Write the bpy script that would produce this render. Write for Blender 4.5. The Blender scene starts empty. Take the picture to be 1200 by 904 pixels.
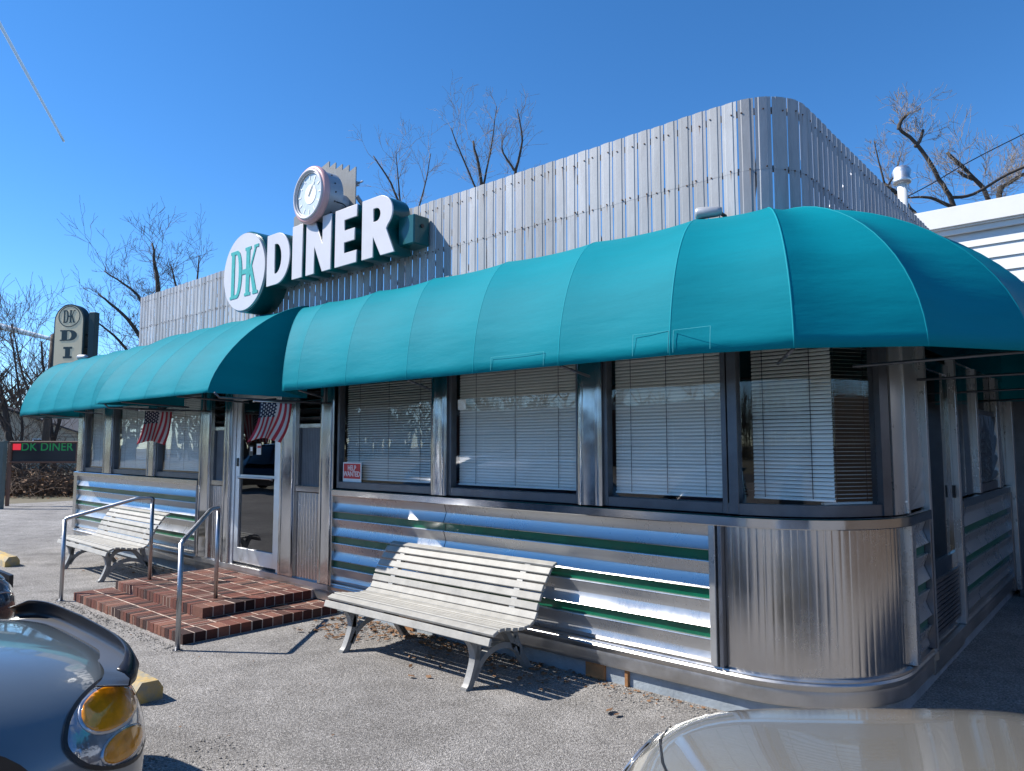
import bpy, bmesh, math, random
from mathutils import Vector, Matrix, geometry
from mathutils.bvhtree import BVHTree
R = math.radians
rnd = random.Random(7)
scn = bpy.context.scene
# ---------------------------------------------------------------- camera
CAM = Vector((0, -4.4704, 1.7)); YAW = R(48.6); PITCH = R(4.8); FPX = 842.0
cd = bpy.data.cameras.new('camera'); cam = bpy.data.objects.new('camera', cd)
scn.collection.objects.link(cam); scn.camera = cam
cam.location = CAM; cam.rotation_euler = (R(90) + PITCH, 0, R(90) - YAW)
cd.sensor_width = 36; cd.lens = FPX / 1200 * 36; cd.clip_start = 0.05; cd.clip_end = 30000
# ---------------------------------------------------------------- sky, sun, exposure
SUN_AZ = math.atan2(-.81, -.582); SUN_EL = R(43)
w = bpy.data.worlds.new('World'); scn.world = w; w.use_nodes = True
nt = w.node_tree; bg = nt.nodes['Background']
sky = nt.nodes.new('ShaderNodeTexSky'); sky.sky_type = 'NISHITA'; sky.sun_disc = False
sky.sun_elevation = SUN_EL; sky.sun_rotation = SUN_AZ; sky.altitude = 2500; sky.air_density = 1.0; sky.dust_density = .0; sky.ozone_density = 4.0
hs = nt.nodes.new('ShaderNodeHueSaturation'); hs.inputs['Saturation'].default_value = 1.22
nt.links.new(sky.outputs[0], hs.inputs['Color']); nt.links.new(hs.outputs[0], bg.inputs[0]); bg.inputs[1].default_value = .142
sl = bpy.data.lights.new('sun', 'SUN'); so = bpy.data.objects.new('sun', sl); scn.collection.objects.link(so)
sl.energy = 5.0; sl.angle = R(.5); sl.color = (1, .95, .88)
sd = Vector((-.81, -.582, 0)).normalized() * math.cos(SUN_EL) + Vector((0, 0, math.sin(SUN_EL)))
so.rotation_euler = sd.to_track_quat('Z', 'Y').to_euler()
scn.view_settings.view_transform = 'Standard'; scn.view_settings.look = 'None'
scn.view_settings.exposure = .65; scn.view_settings.gamma = 1

# ---------------------------------------------------------------- helpers
def col_link(o): scn.collection.objects.link(o); return o
def at(px, py, depth):
    f = Vector((-math.cos(YAW) * math.cos(PITCH), math.sin(YAW) * math.cos(PITCH), math.sin(PITCH)))
    r = f.cross(Vector((0, 0, 1))).normalized(); u = r.cross(f)
    return CAM + (f + r * ((px - 600) / FPX) - u * ((py - 452) / FPX)) * depth
def tag(o, label=None, cat=None, group=None, kind=None):
    for k, v in (('label', label), ('category', cat), ('group', group), ('kind', kind)):
        if v: o[k] = v
    return o
def empty(name, loc=(0, 0, 0), rz=0, **k):
    o = col_link(bpy.data.objects.new(name, None)); o.location = loc; o.rotation_euler.z = rz; o.empty_display_size = .1
    return tag(o, **k)
def mesh_obj(name, bm, mat, parent=None, smooth=False, label=None):
    me = bpy.data.meshes.new(name)
    if isinstance(bm, bmesh.types.BMesh): bm.normal_update(); bm.to_mesh(me); bm.free()
    else: me.from_pydata(bm[0], [], bm[1]); me.update()
    mats = mat if isinstance(mat, (list, tuple)) else [mat]
    for m in mats: me.materials.append(m)
    if smooth: me.shade_smooth()
    o = col_link(bpy.data.objects.new(name, me))
    if parent: o.parent = parent
    if label: o['label'] = label
    return o
def autosmooth(o, deg=35):
    me = o.data; me.shade_smooth()
    bm = bmesh.new(); bm.from_mesh(me)
    for e in bm.edges:
        if len(e.link_faces) == 2 and e.calc_face_angle(0) > R(deg): e.smooth = False
        elif len(e.link_faces) != 2: e.smooth = False
    bm.to_mesh(me); bm.free(); return o
def recalc(bm): bmesh.ops.recalc_face_normals(bm, faces=bm.faces)
def box(bm, x0, x1, y0, y1, z0, z1, M=None, mi=0, bev=0):
    vs = [bm.verts.new(Vector(p)) for p in ((x0, y0, z0), (x1, y0, z0), (x1, y1, z0), (x0, y1, z0), (x0, y0, z1), (x1, y0, z1), (x1, y1, z1), (x0, y1, z1))]
    fs = [bm.faces.new([vs[i] for i in q]) for q in ((0, 3, 2, 1), (4, 5, 6, 7), (0, 1, 5, 4), (1, 2, 6, 5), (2, 3, 7, 6), (3, 0, 4, 7))]
    for f in fs: f.material_index = mi
    if bev:
        es = list({e for f in fs for e in f.edges})
        r = bmesh.ops.bevel(bm, geom=es, offset=bev, segments=1, affect='EDGES')
        vs = list({v for v in r['verts']} | {v for f in r['faces'] for v in f.verts})
    if M is not None:
        allv = set(vs)
        for v in allv: v.co = M @ v.co
    return vs
def tube(bm, pts, rad, n=8, cap=True, flat=None):
    pts = [Vector(p) for p in pts]; rings = []
    rads = rad if isinstance(rad, (list, tuple)) else [rad] * len(pts)
    up = None
    for i, p in enumerate(pts):
        d = (pts[min(i + 1, len(pts) - 1)] - pts[max(i - 1, 0)]).normalized()
        if up is None: up = d.orthogonal().normalized() if flat is None else Vector(flat)
        up = (up - d * up.dot(d)); up = up.normalized() if up.length > 1e-6 else d.orthogonal().normalized()
        s = d.cross(up)
        rings.append([bm.verts.new(p + (up * math.cos(2 * math.pi * k / n) + s * math.sin(2 * math.pi * k / n)) * rads[i]) for k in range(n)])
    for a, b in zip(rings, rings[1:]):
        for k in range(n): bm.faces.new((a[k], a[(k + 1) % n], b[(k + 1) % n], b[k]))
    if cap and n > 2: bm.faces.new(rings[0][::-1]); bm.faces.new(rings[-1])
def strip(bm, pts, side, h):   # rectangular-section bar along pts; side = constant cross vector (half width), h half thickness in plane
    side = Vector(side); pts = [Vector(p) for p in pts]; rings = []
    for i, p in enumerate(pts):
        d = (pts[min(i + 1, len(pts) - 1)] - pts[max(i - 1, 0)]).normalized()
        n = d.cross(side.normalized()).normalized()
        hh = h[i] if isinstance(h, (list, tuple)) else h
        rings.append([bm.verts.new(p + side + n * hh), bm.verts.new(p - side + n * hh), bm.verts.new(p - side - n * hh), bm.verts.new(p + side - n * hh)])
    for a, b in zip(rings, rings[1:]):
        for k in range(4): bm.faces.new((a[k], a[(k + 1) % 4], b[(k + 1) % 4], b[k]))
    bm.faces.new(rings[0][::-1]); bm.faces.new(rings[-1])
def sweep(bm, prof, path, closed=True, caps=True):
    """prof: (out,z) list; path: list of (Vector2 point, Vector2 outward normal)"""
    rings = [[bm.verts.new((p[0] + n[0] * o, p[1] + n[1] * o, z)) for o, z in prof] for p, n in path]
    m = len(prof)
    for a, b in zip(rings, rings[1:]):
        for k in range(m if closed else m - 1):
            bm.faces.new((a[k], b[k], b[(k + 1) % m], a[(k + 1) % m]))
    if closed and caps: bm.faces.new(rings[0]); bm.faces.new(rings[-1][::-1])
    return rings
def bez(pts, n=8):
    """catmull-rom resample"""
    P = [Vector(p) for p in pts]; P = [P[0] * 2 - P[1]] + P + [P[-1] * 2 - P[-2]]; out = []
    for i in range(1, len(P) - 2):
        for k in range(n):
            t = k / n
            out.append(.5 * ((2 * P[i]) + (P[i + 1] - P[i - 1]) * t + (2 * P[i - 1] - 5 * P[i] + 4 * P[i + 1] - P[i + 2]) * t * t + (3 * P[i] - P[i - 1] - 3 * P[i + 1] + P[i + 2]) * t ** 3))
    out.append(P[-2]); return out
def contour_mesh(name, contours, depth, mat, parent, M, bevel=0, seg_mat=None):
    """contours in 2D (x right, y up) extruded; face towards +Z local before M"""
    cu = bpy.data.curves.new(name, 'CURVE'); cu.dimensions = '2D'; cu.fill_mode = 'BOTH'; cu.extrude = depth / 2; cu.bevel_depth = bevel
    for c in contours:
        s = cu.splines.new('POLY'); s.points.add(len(c) - 1); s.use_cyclic_u = True
        for i, q in enumerate(c): s.points[i].co = (q[0], q[1], 0, 1)
    t = bpy.data.objects.new(name, cu); me = bpy.data.meshes.new_from_object(t)
    bpy.data.objects.remove(t); me.transform(M); me.name = name
    me.materials.clear(); me.materials.append(mat)
    if seg_mat: me.materials.append(seg_mat)
    o = col_link(bpy.data.objects.new(name, me)); o.parent = parent; return o
def text_mesh(name, s, size, mat, parent, M, ext=.001, off=0, sx=1, spacing=1, line=1):
    cu = bpy.data.curves.new(name, 'FONT'); cu.body = s; cu.size = size; cu.extrude = ext; cu.offset = off
    cu.align_x = 'CENTER'; cu.align_y = 'CENTER'; cu.space_character = spacing; cu.space_line = line; cu.resolution_u = 4
    t = bpy.data.objects.new(name, cu); me = bpy.data.meshes.new_from_object(t)
    bpy.data.objects.remove(t); me.transform(M @ Matrix.Diagonal((sx, 1, 1, 1))); me.name = name
    me.materials.clear(); me.materials.append(mat)
    o = col_link(bpy.data.objects.new(name, me)); o.parent = parent; return o
def copy_tree(o, parent=None):
    c = o.copy(); col_link(c)
    if parent: c.parent = parent
    for ch in [x for x in bpy.data.objects if x.parent == o]: copy_tree(ch, c)
    return c

# ---------------------------------------------------------------- materials
def mat(name, color, rough=.5, metal=0, bump=0, bscale=20, var=0, vscale=3, color2=None, spec=.5, coat=0, stretch=None, rvar=0, detail=6, vdist=1):
    m = bpy.data.materials.new(name); m.use_nodes = True; t = m.node_tree; b = t.nodes['Principled BSDF']
    b.inputs['Roughness'].default_value = rough; b.inputs['Metallic'].default_value = metal
    b.inputs['Specular IOR Level'].default_value = spec; b.inputs['Coat Weight'].default_value = coat
    b.inputs['Coat Roughness'].default_value = .03
    c = (*color, 1); b.inputs['Base Color'].default_value = c
    tc = t.nodes.new('ShaderNodeTexCoord'); src = tc.outputs['Object']
    if stretch:
        mp = t.nodes.new('ShaderNodeMapping'); mp.inputs['Scale'].default_value = stretch; t.links.new(src, mp.inputs[0]); src = mp.outputs[0]
    if var:
        n = t.nodes.new('ShaderNodeTexNoise'); n.inputs['Scale'].default_value = vscale; n.inputs['Detail'].default_value = detail; n.inputs['Roughness'].default_value = .65
        t.links.new(src, n.inputs['Vector'])
        rp = t.nodes.new('ShaderNodeValToRGB'); rp.color_ramp.elements[0].position = .5 - .2 * vdist; rp.color_ramp.elements[1].position = .5 + .2 * vdist
        c2 = color2 if color2 else tuple(x * (1 - var) for x in color)
        rp.color_ramp.elements[0].color = (*c2, 1); rp.color_ramp.elements[1].color = c
        t.links.new(n.outputs[0], rp.inputs[0]); t.links.new(rp.outputs[0], b.inputs['Base Color'])
        if rvar:
            mr = t.nodes.new('ShaderNodeMapRange'); mr.inputs[3].default_value = rough + rvar; mr.inputs[4].default_value = max(.02, rough - rvar)
            t.links.new(n.outputs[0], mr.inputs[0]); t.links.new(mr.outputs[0], b.inputs['Roughness'])
    if bump:
        n = t.nodes.new('ShaderNodeTexNoise'); n.inputs['Scale'].default_value = bscale; n.inputs['Detail'].default_value = 5
        bp = t.nodes.new('ShaderNodeBump'); bp.inputs['Strength'].default_value = 1; bp.inputs['Distance'].default_value = bump
        t.links.new(src, n.inputs['Vector']); t.links.new(n.outputs[0], bp.inputs['Height']); t.links.new(bp.outputs[0], b.inputs['Normal'])
    return m
def emis(name, color, s):
    m = bpy.data.materials.new(name); m.use_nodes = True; b = m.node_tree.nodes['Principled BSDF']
    b.inputs['Base Color'].default_value = (*[c * .3 for c in color], 1); b.inputs['Emission Color'].default_value = (*color, 1); b.inputs['Emission Strength'].default_value = s
    return m
def steel(name, base=(.60, .61, .63), rough=.16, wave=.0025, wscale=2.2, fine=.25, tint_var=.12, st=(1, 1, 1), metal=1):
    m = bpy.data.materials.new(name); m.use_nodes = True; t = m.node_tree; b = t.nodes['Principled BSDF']
    b.inputs['Metallic'].default_value = metal
    tc = t.nodes.new('ShaderNodeTexCoord')
    n = t.nodes.new('ShaderNodeTexNoise'); n.inputs['Scale'].default_value = wscale; n.inputs['Detail'].default_value = 2.5
    n2 = t.nodes.new('ShaderNodeTexNoise'); n2.inputs['Scale'].default_value = 60; n2.inputs['Detail'].default_value = 4
    n3 = t.nodes.new('ShaderNodeTexNoise'); n3.inputs['Scale'].default_value = 1.7; n3.inputs['Detail'].default_value = 7; n3.inputs['Roughness'].default_value = .7
    mp = t.nodes.new('ShaderNodeMapping'); mp.inputs['Scale'].default_value = (1, 1, .22)
    t.links.new(tc.outputs['Object'], mp.inputs[0]); t.links.new(mp.outputs[0], n2.inputs['Vector'])
    mq = t.nodes.new('ShaderNodeMapping'); mq.inputs['Scale'].default_value = st; t.links.new(tc.outputs['Object'], mq.inputs[0])
    t.links.new(mq.outputs[0], n.inputs['Vector']); t.links.new(tc.outputs['Object'], n3.inputs['Vector'])
    bp = t.nodes.new('ShaderNodeBump'); bp.inputs['Strength'].default_value = 1; bp.inputs['Distance'].default_value = wave
    t.links.new(n.outputs[0], bp.inputs['Height']); t.links.new(bp.outputs[0], b.inputs['Normal'])
    mr = t.nodes.new('ShaderNodeMapRange'); mr.inputs[1].default_value = .3; mr.inputs[2].default_value = .75; mr.inputs[3].default_value = rough * .6; mr.inputs[4].default_value = rough * 1.7
    ad = t.nodes.new('ShaderNodeMath'); ad.operation = 'MULTIPLY_ADD'; ad.inputs[1].default_value = fine
    t.links.new(n2.outputs[0], ad.inputs[0]); 
    ms = t.nodes.new('ShaderNodeMath'); ms.operation = 'MULTIPLY'; ms.inputs[1].default_value = 1 - fine * .5
    t.links.new(n3.outputs[0], ms.inputs[0]); t.links.new(ms.outputs[0], ad.inputs[2])
    t.links.new(ad.outputs[0], mr.inputs[0]); t.links.new(mr.outputs[0], b.inputs['Roughness'])
    rp = t.nodes.new('ShaderNodeValToRGB'); rp.color_ramp.elements[0].position = .3; rp.color_ramp.elements[1].position = .62
    rp.color_ramp.elements[0].color = (*[c * (1 - tint_var) for c in base], 1); rp.color_ramp.elements[1].color = (*base, 1)
    t.links.new(n3.outputs[0], rp.inputs[0]); t.links.new(rp.outputs[0], b.inputs['Base Color'])
    return m
def glass(name, tint=(1, 1, 1), refl=.035):
    m = bpy.data.materials.new(name); m.use_nodes = True; t = m.node_tree; t.nodes.clear()
    o = t.nodes.new('ShaderNodeOutputMaterial'); mx = t.nodes.new('ShaderNodeMixShader'); tr = t.nodes.new('ShaderNodeBsdfTransparent'); gl = t.nodes.new('ShaderNodeBsdfGlossy')
    tr.inputs[0].default_value = (*tint, 1); gl.inputs['Roughness'].default_value = .0
    lw = t.nodes.new('ShaderNodeLayerWeight'); lw.inputs[0].default_value = .5
    pw = t.nodes.new('ShaderNodeMath'); pw.operation = 'POWER'; pw.inputs[1].default_value = 5; t.links.new(lw.outputs['Facing'], pw.inputs[0])
    fr = t.nodes.new('ShaderNodeMath'); fr.operation = 'MULTIPLY_ADD'; fr.inputs[1].default_value = .95; fr.inputs[2].default_value = refl; t.links.new(pw.outputs[0], fr.inputs[0])
    t.links.new(fr.outputs[0], mx.inputs[0]); t.links.new(tr.outputs[0], mx.inputs[1]); t.links.new(gl.outputs[0], mx.inputs[2]); t.links.new(mx.outputs[0], o.inputs[0])
    n = t.nodes.new('ShaderNodeTexNoise'); n.inputs['Scale'].default_value = 1.3; tc = t.nodes.new('ShaderNodeTexCoord'); bp = t.nodes.new('ShaderNodeBump')
    bp.inputs['Distance'].default_value = .002; t.links.new(tc.outputs['Object'], n.inputs['Vector']); t.links.new(n.outputs[0], bp.inputs['Height'])
    t.links.new(bp.outputs[0], gl.inputs['Normal'])
    return m
def attr_mat(name, rough, bump, bscale, metal=0, mottled=0, msc=30, st=(1, 1, 1)):
    """colour per brick / slat from a face attribute, plus mottling"""
    m = mat(name, (1, 1, 1), rough, metal, bump, bscale); t = m.node_tree; b = t.nodes['Principled BSDF']
    a = t.nodes.new('ShaderNodeAttribute'); a.attribute_name = 'Col'; out = a.outputs['Color']
    if mottled:
        tc = t.nodes.new('ShaderNodeTexCoord'); n = t.nodes.new('ShaderNodeTexNoise'); n.inputs['Scale'].default_value = msc; n.inputs['Detail'].default_value = 8; n.inputs['Roughness'].default_value = .7
        mpp = t.nodes.new('ShaderNodeMapping'); mpp.inputs['Scale'].default_value = st; t.links.new(tc.outputs['Object'], mpp.inputs[0]); t.links.new(mpp.outputs[0], n.inputs['Vector'])
        mr = t.nodes.new('ShaderNodeMapRange'); mr.inputs[1].default_value = .3; mr.inputs[2].default_value = .7; mr.inputs[3].default_value = 1 - mottled; mr.inputs[4].default_value = 1 + mottled * .5
        mm = t.nodes.new('ShaderNodeVectorMath'); mm.operation = 'SCALE'
        t.links.new(n.outputs[0], mr.inputs[0]); t.links.new(out, mm.inputs[0]); t.links.new(mr.outputs[0], mm.inputs['Scale']); out = mm.outputs[0]
    t.links.new(out, b.inputs['Base Color']); return m

M = {}
M['steel'] = steel('stainless_steel', base=(.50, .497, .49), rough=.26, wave=.0018, fine=.2, tint_var=.12, metal=.68)
M['steel_flat'] = steel('stainless_panel', base=(.50, .51, .53), rough=.13, wave=.004, wscale=1.4, fine=.08, tint_var=.12)
M['steel_dark'] = steel('dark_steel_frame', base=(.22, .23, .26), rough=.3, wave=.001)
M['steel_flute'] = steel('fluted_steel', base=(.56, .55, .55), rough=.19, wave=.004, wscale=9, fine=.15, st=(1, 1, .03))
M['steel_base'] = steel('worn_base_steel', base=(.52, .51, .50), rough=.33, wave=.004, wscale=3, tint_var=.3)
M['alu'] = steel('brushed_aluminium', base=(.70, .71, .72), rough=.35, wave=.0005)
M['pipe'] = steel('galvanised_pipe', base=(.50, .51, .53), rough=.32, wave=.0006, wscale=9, tint_var=.35)
M['green'] = mat('green_enamel', (.0, .13, .065), .3, 0, .0006, 40, .35, 4, coat=.2)
M['glass'] = glass('window_glass'); M['darkglass'] = glass('door_glass', (.35, .37, .38), .12)
M['blind'] = mat('white_blind', (.86, .86, .80), .5, 0, 0, 20, .12, 2)
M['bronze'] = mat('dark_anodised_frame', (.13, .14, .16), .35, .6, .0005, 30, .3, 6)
M['dark'] = mat('dark_interior', (.03, .03, .032), .8)
M['wallin'] = mat('interior_wall', (.16, .14, .11), .8, 0, 0, 20, .3, 2)
M['red_vinyl'] = mat('maroon_vinyl', (.09, .02, .02), .4)
M['concrete_blue'] = mat('painted_foundation', (.33, .38, .42), .75, 0, .004, 35, .35, 5, color2=(.22, .25, .27))
M['rust'] = mat('rusty_block', (.38, .18, .07), .85, 0, .003, 30, .4, 9)
M['teal'] = mat('teal_awning_fabric', (.0, .20, .25), .66, 0, .009, 2.2, .14, 1.3, spec=.08, stretch=(.7, .7, 3.2))
M['teal_seam'] = mat('teal_seam_piping', (.004, .225, .275), .6, spec=.1)
M['thread'] = mat('pale_stitching', (.03, .33, .38), .6)
M['teal_dark'] = mat('dark_teal_return', (.0, .085, .088), .3, 0, .0005, 20, .2, 3, coat=.3)
M['signwhite'] = mat('white_sign_acrylic', (.60, .59, .61), .35, 0, 0, 20, .08, 3)
M['signgreen'] = mat('faded_green_lettering', (.06, .42, .38), .4, 0, 0, 20, .3, 18)
M['signgreen_edge'] = mat('green_letter_outline', (.02, .26, .24), .4)
M['pink'] = mat('faded_pink_rim', (.62, .36, .36), .35, 0, 0, 20, .2, 4)
M['clockface'] = mat('faded_clock_face', (.64, .71, .72), .25, 0, 0, 20, .15, 9, coat=.6)
M['clockpale'] = mat('pale_clock_markings', (.80, .84, .84), .5)
M['drum'] = mat('grey_clock_drum', (.42, .44, .47), .45, .3, .0005, 30, .25, 5)
M['black'] = mat('black_paint', (.012, .012, .014), .4)
M['screw'] = mat('rusty_screw_heads', (.10, .045, .02), .8)
M['slat'] = attr_mat('galvanised_slats', .6, .0006, 60, .0, .22, 10, (1, 1, .22))
M['brick'] = attr_mat('red_brick', .85, .003, 45, 0, .3, 30)
M['mortar'] = mat('pale_mortar', (.62, .49, .40), .9, 0, .004, 60, .3, 12)
M['benchslat'] = mat('weathered_white_slats', (.40, .385, .345), .6, 0, .0008, 30, .28, 9)
M['benchiron'] = mat('grey_cast_iron', (.30, .30, .29), .55, .1, .0015, 40, .25, 8)
M['flagred'] = mat('flag_red', (.42, .03, .05), .75); M['flagwhite'] = mat('flag_white', (.58, .56, .58), .75); M['flagblue'] = mat('flag_blue', (.02, .025, .06), .75)
M['signred'] = mat('sign_red', (.55, .02, .02), .5); M['white'] = mat('white_print', (.82, .82, .80), .5)
M['wood'] = mat('weathered_wood', (.13, .10, .08), .85, 0, .004, 12, .5, 6, stretch=(4, 4, .5))
M['bark'] = mat('bark', (.075, .06, .05), .9, 0, .01, 12, .4, 4, stretch=(1, 1, .3))
M['twig'] = mat('pale_twigs', (.27, .22, .175), .8); M['twigdark'] = mat('dark_twigs', (.10, .075, .06), .85)
M['bramble'] = mat('brown_brambles', (.16, .105, .07), .9, 0, 0, 10, .5, 1.5)
M['beige'] = mat('beige_sign_face', (.82, .68, .44), .45, 0, 0, 20, .08, 1); M['postgreen'] = mat('dark_green_post', (.006, .026, .03), .45)
M['greysteel'] = mat('grey_green_post', (.10, .13, .12), .6, 0, .001, 20, .3, 2)
M['brownframe'] = mat('brown_frame', (.13, .06, .035), .6)
M['ledgreen'] = emis('green_led_letters', (.02, .36, .10), .15); M['ledred'] = emis('red_led_block', (.75, .03, .05), .55)
M['siding'] = mat('white_vinyl_siding', (.72, .72, .70), .55, 0, .0006, 15, .08, 2)
M['fascia'] = mat('white_fascia', (.76, .75, .72), .5, 0, .0006, 10, .08, 2)
M['roof'] = mat('dark_roofing', (.07, .07, .075), .9, 0, .004, 20, .3, 3)
M['tan'] = mat('tan_house_wall', (.45, .37, .27), .8, 0, 0, 10, .12, 1)
M['yellow'] = mat('worn_yellow_concrete', (.55, .36, .10), .85, 0, .004, 30, .55, 7, color2=(.30, .27, .20), vdist=.5)
M['leaf'] = mat('dry_leaves', (.25, .13, .06), .8, 0, 0, 20, .5, 4)
M['rubber'] = mat('tyre_rubber', (.02, .02, .02), .8); M['rim'] = mat('alloy_rim', (.5, .5, .52), .3, .9)
M['amber'] = mat('amber_lens', (.90, .33, .01), .12, 0, .002, 25, .45, 14, coat=1)
M['lens'] = mat('clear_lens_housing', (.42, .45, .50), .1, .6, .004, 12, .5, 6, coat=1)
M['reddish'] = mat('red_tail_lens', (.35, .01, .01), .15, coat=1)
M['paint_blue'] = mat('blue_grey_car_paint', (.15, .18, .20), .28, .3, 0, 20, .1, 2, coat=1)
M['paint_beige'] = mat('beige_car_paint', (.36, .34, .295), .16, .5, 0, 20, .05, 2, coat=1)
M['paint_dark'] = mat('dark_car_paint', (.015, .02, .035), .25, .3, coat=1)
M['paint_silver'] = mat('silver_car_paint', (.5, .52, .55), .3, .7, coat=1)
M['smoke'] = mat('smoked_black_plastic', (.012, .012, .015), .32, spec=.35)
M['carglass'] = mat('car_glass', (.02, .025, .03), .05, 0, coat=1)
M['contrail'] = mat('contrail_ice', (.9, .93, .97), .9)
_t = M['contrail'].node_tree; _b = _t.nodes['Principled BSDF']; _l = _t.nodes.new('ShaderNodeLayerWeight'); _l.inputs[0].default_value = .35
_n = _t.nodes.new('ShaderNodeTexNoise'); _n.inputs['Scale'].default_value = .0012; _c = _t.nodes.new('ShaderNodeTexCoord'); _t.links.new(_c.outputs['Object'], _n.inputs['Vector'])
_m = _t.nodes.new('ShaderNodeMath'); _m.operation = 'SUBTRACT'; _m.inputs[0].default_value = .75; _t.links.new(_l.outputs['Facing'], _m.inputs[1])
_k = _t.nodes.new('ShaderNodeMath'); _k.operation = 'MULTIPLY'; _k.use_clamp = True; _k3 = _t.nodes.new('ShaderNodeMath'); _k3.operation = 'MULTIPLY'; _k3.inputs[1].default_value = 6; _t.links.new(_m.outputs[0], _k3.inputs[0]); _t.links.new(_k3.outputs[0], _k.inputs[0]); _t.links.new(_n.outputs[0], _k.inputs[1]); _t.links.new(_k.outputs[0], _b.inputs['Alpha'])

def asphalt():
    m = bpy.data.materials.new('worn_asphalt'); m.use_nodes = True; t = m.node_tree; b = t.nodes['Principled BSDF']; b.inputs['Roughness'].default_value = .9
    b.inputs['Specular IOR Level'].default_value = .25
    tc = t.nodes.new('ShaderNodeTexCoord')
    def noise(s, d=6, r=.6):
        n = t.nodes.new('ShaderNodeTexNoise'); n.inputs['Scale'].default_value = s; n.inputs['Detail'].default_value = d; n.inputs['Roughness'].default_value = r
        t.links.new(tc.outputs['Object'], n.inputs['Vector']); return n
    big = noise(.35, 5); mid = noise(3.5, 6, .7); fine = noise(55, 5, .75)
    vo = t.nodes.new('ShaderNodeTexVoronoi'); vo.inputs['Scale'].default_value = 120; t.links.new(tc.outputs['Object'], vo.inputs['Vector'])
    r1 = t.nodes.new('ShaderNodeValToRGB'); r1.color_ramp.elements[0].position = .41; r1.color_ramp.elements[0].color = (.165, .158, .15, 1); r1.color_ramp.elements[1].position = .60; r1.color_ramp.elements[1].color = (.335, .325, .315, 1)
    mixv = t.nodes.new('ShaderNodeMath'); mixv.operation = 'ADD'; t.links.new(fine.outputs[0], mixv.inputs[0])
    m2 = t.nodes.new('ShaderNodeMath'); m2.operation = 'MULTIPLY_ADD'; m2.inputs[1].default_value = .35; m2.inputs[2].default_value = -.18; t.links.new(mid.outputs[0], m2.inputs[0]); t.links.new(m2.outputs[0], mixv.inputs[1])
    t.links.new(mixv.outputs[0], r1.inputs[0])
    # individual stones
    mx = t.nodes.new('ShaderNodeMix'); mx.data_type = 'RGBA'; mx.blend_type = 'MULTIPLY'; mx.inputs[0].default_value = .75
    r2 = t.nodes.new('ShaderNodeValToRGB'); r2.color_ramp.elements[0].color = (.45, .44, .43, 1); r2.color_ramp.elements[1].color = (1.8, 1.76, 1.7, 1)
    t.links.new(vo.outputs['Color'], r2.inputs[0]); t.links.new(r1.outputs[0], mx.inputs[6]); t.links.new(r2.outputs[0], mx.inputs[7])
    r3 = t.nodes.new('ShaderNodeMapRange'); r3.inputs[1].default_value = .3; r3.inputs[2].default_value = .7; r3.inputs[3].default_value = .74; r3.inputs[4].default_value = 1.25
    t.links.new(big.outputs[0], r3.inputs[0])
    sc = t.nodes.new('ShaderNodeVectorMath'); sc.operation = 'SCALE'; t.links.new(mx.outputs[2], sc.inputs[0]); t.links.new(r3.outputs[0], sc.inputs['Scale'])
    ck_ = t.nodes.new('ShaderNodeTexVoronoi'); ck_.feature = 'DISTANCE_TO_EDGE'; ck_.inputs['Scale'].default_value = .42
    wp = noise(1.6, 6, .7); wm = t.nodes.new('ShaderNodeVectorMath'); wm.operation = 'MULTIPLY_ADD'; wm.inputs[1].default_value = (.55, .55, 0)
    t.links.new(wp.outputs['Color'], wm.inputs[0]); t.links.new(tc.outputs['Object'], wm.inputs[2]); t.links.new(wm.outputs[0], ck_.inputs['Vector'])
    cr = t.nodes.new('ShaderNodeMapRange'); cr.inputs[1].default_value = .0; cr.inputs[2].default_value = .0045; cr.inputs[3].default_value = .88; cr.inputs[4].default_value = 1; t.links.new(ck_.outputs['Distance'], cr.inputs[0])
    st_ = noise(.9, 3, .5); sr = t.nodes.new('ShaderNodeMapRange'); sr.inputs[1].default_value = .60; sr.inputs[2].default_value = .72; sr.inputs[3].default_value = 1; sr.inputs[4].default_value = .72; t.links.new(st_.outputs[0], sr.inputs[0])
    mu = t.nodes.new('ShaderNodeMath'); mu.operation = 'MULTIPLY'; t.links.new(cr.outputs[0], mu.inputs[0]); t.links.new(sr.outputs[0], mu.inputs[1])
    s2 = t.nodes.new('ShaderNodeVectorMath'); s2.operation = 'SCALE'; t.links.new(sc.outputs[0], s2.inputs[0]); t.links.new(mu.outputs[0], s2.inputs['Scale'])
    t.links.new(s2.outputs[0], b.inputs['Base Color'])
    bp = t.nodes.new('ShaderNodeBump'); bp.inputs['Distance'].default_value = .006; bp.inputs['Strength'].default_value = 1
    ad = t.nodes.new('ShaderNodeMath'); ad.operation = 'ADD'; t.links.new(vo.outputs['Distance'], ad.inputs[0]); t.links.new(fine.outputs[0], ad.inputs[1])
    t.links.new(ad.outputs[0], bp.inputs['Height']); t.links.new(bp.outputs[0], b.inputs['Normal'])
    return m
M['asphalt'] = asphalt()
M['earth'] = mat('far_ground', (.17, .14, .10), .95, 0, 0, 20, .4, .4, color2=(.10, .10, .05))

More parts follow.
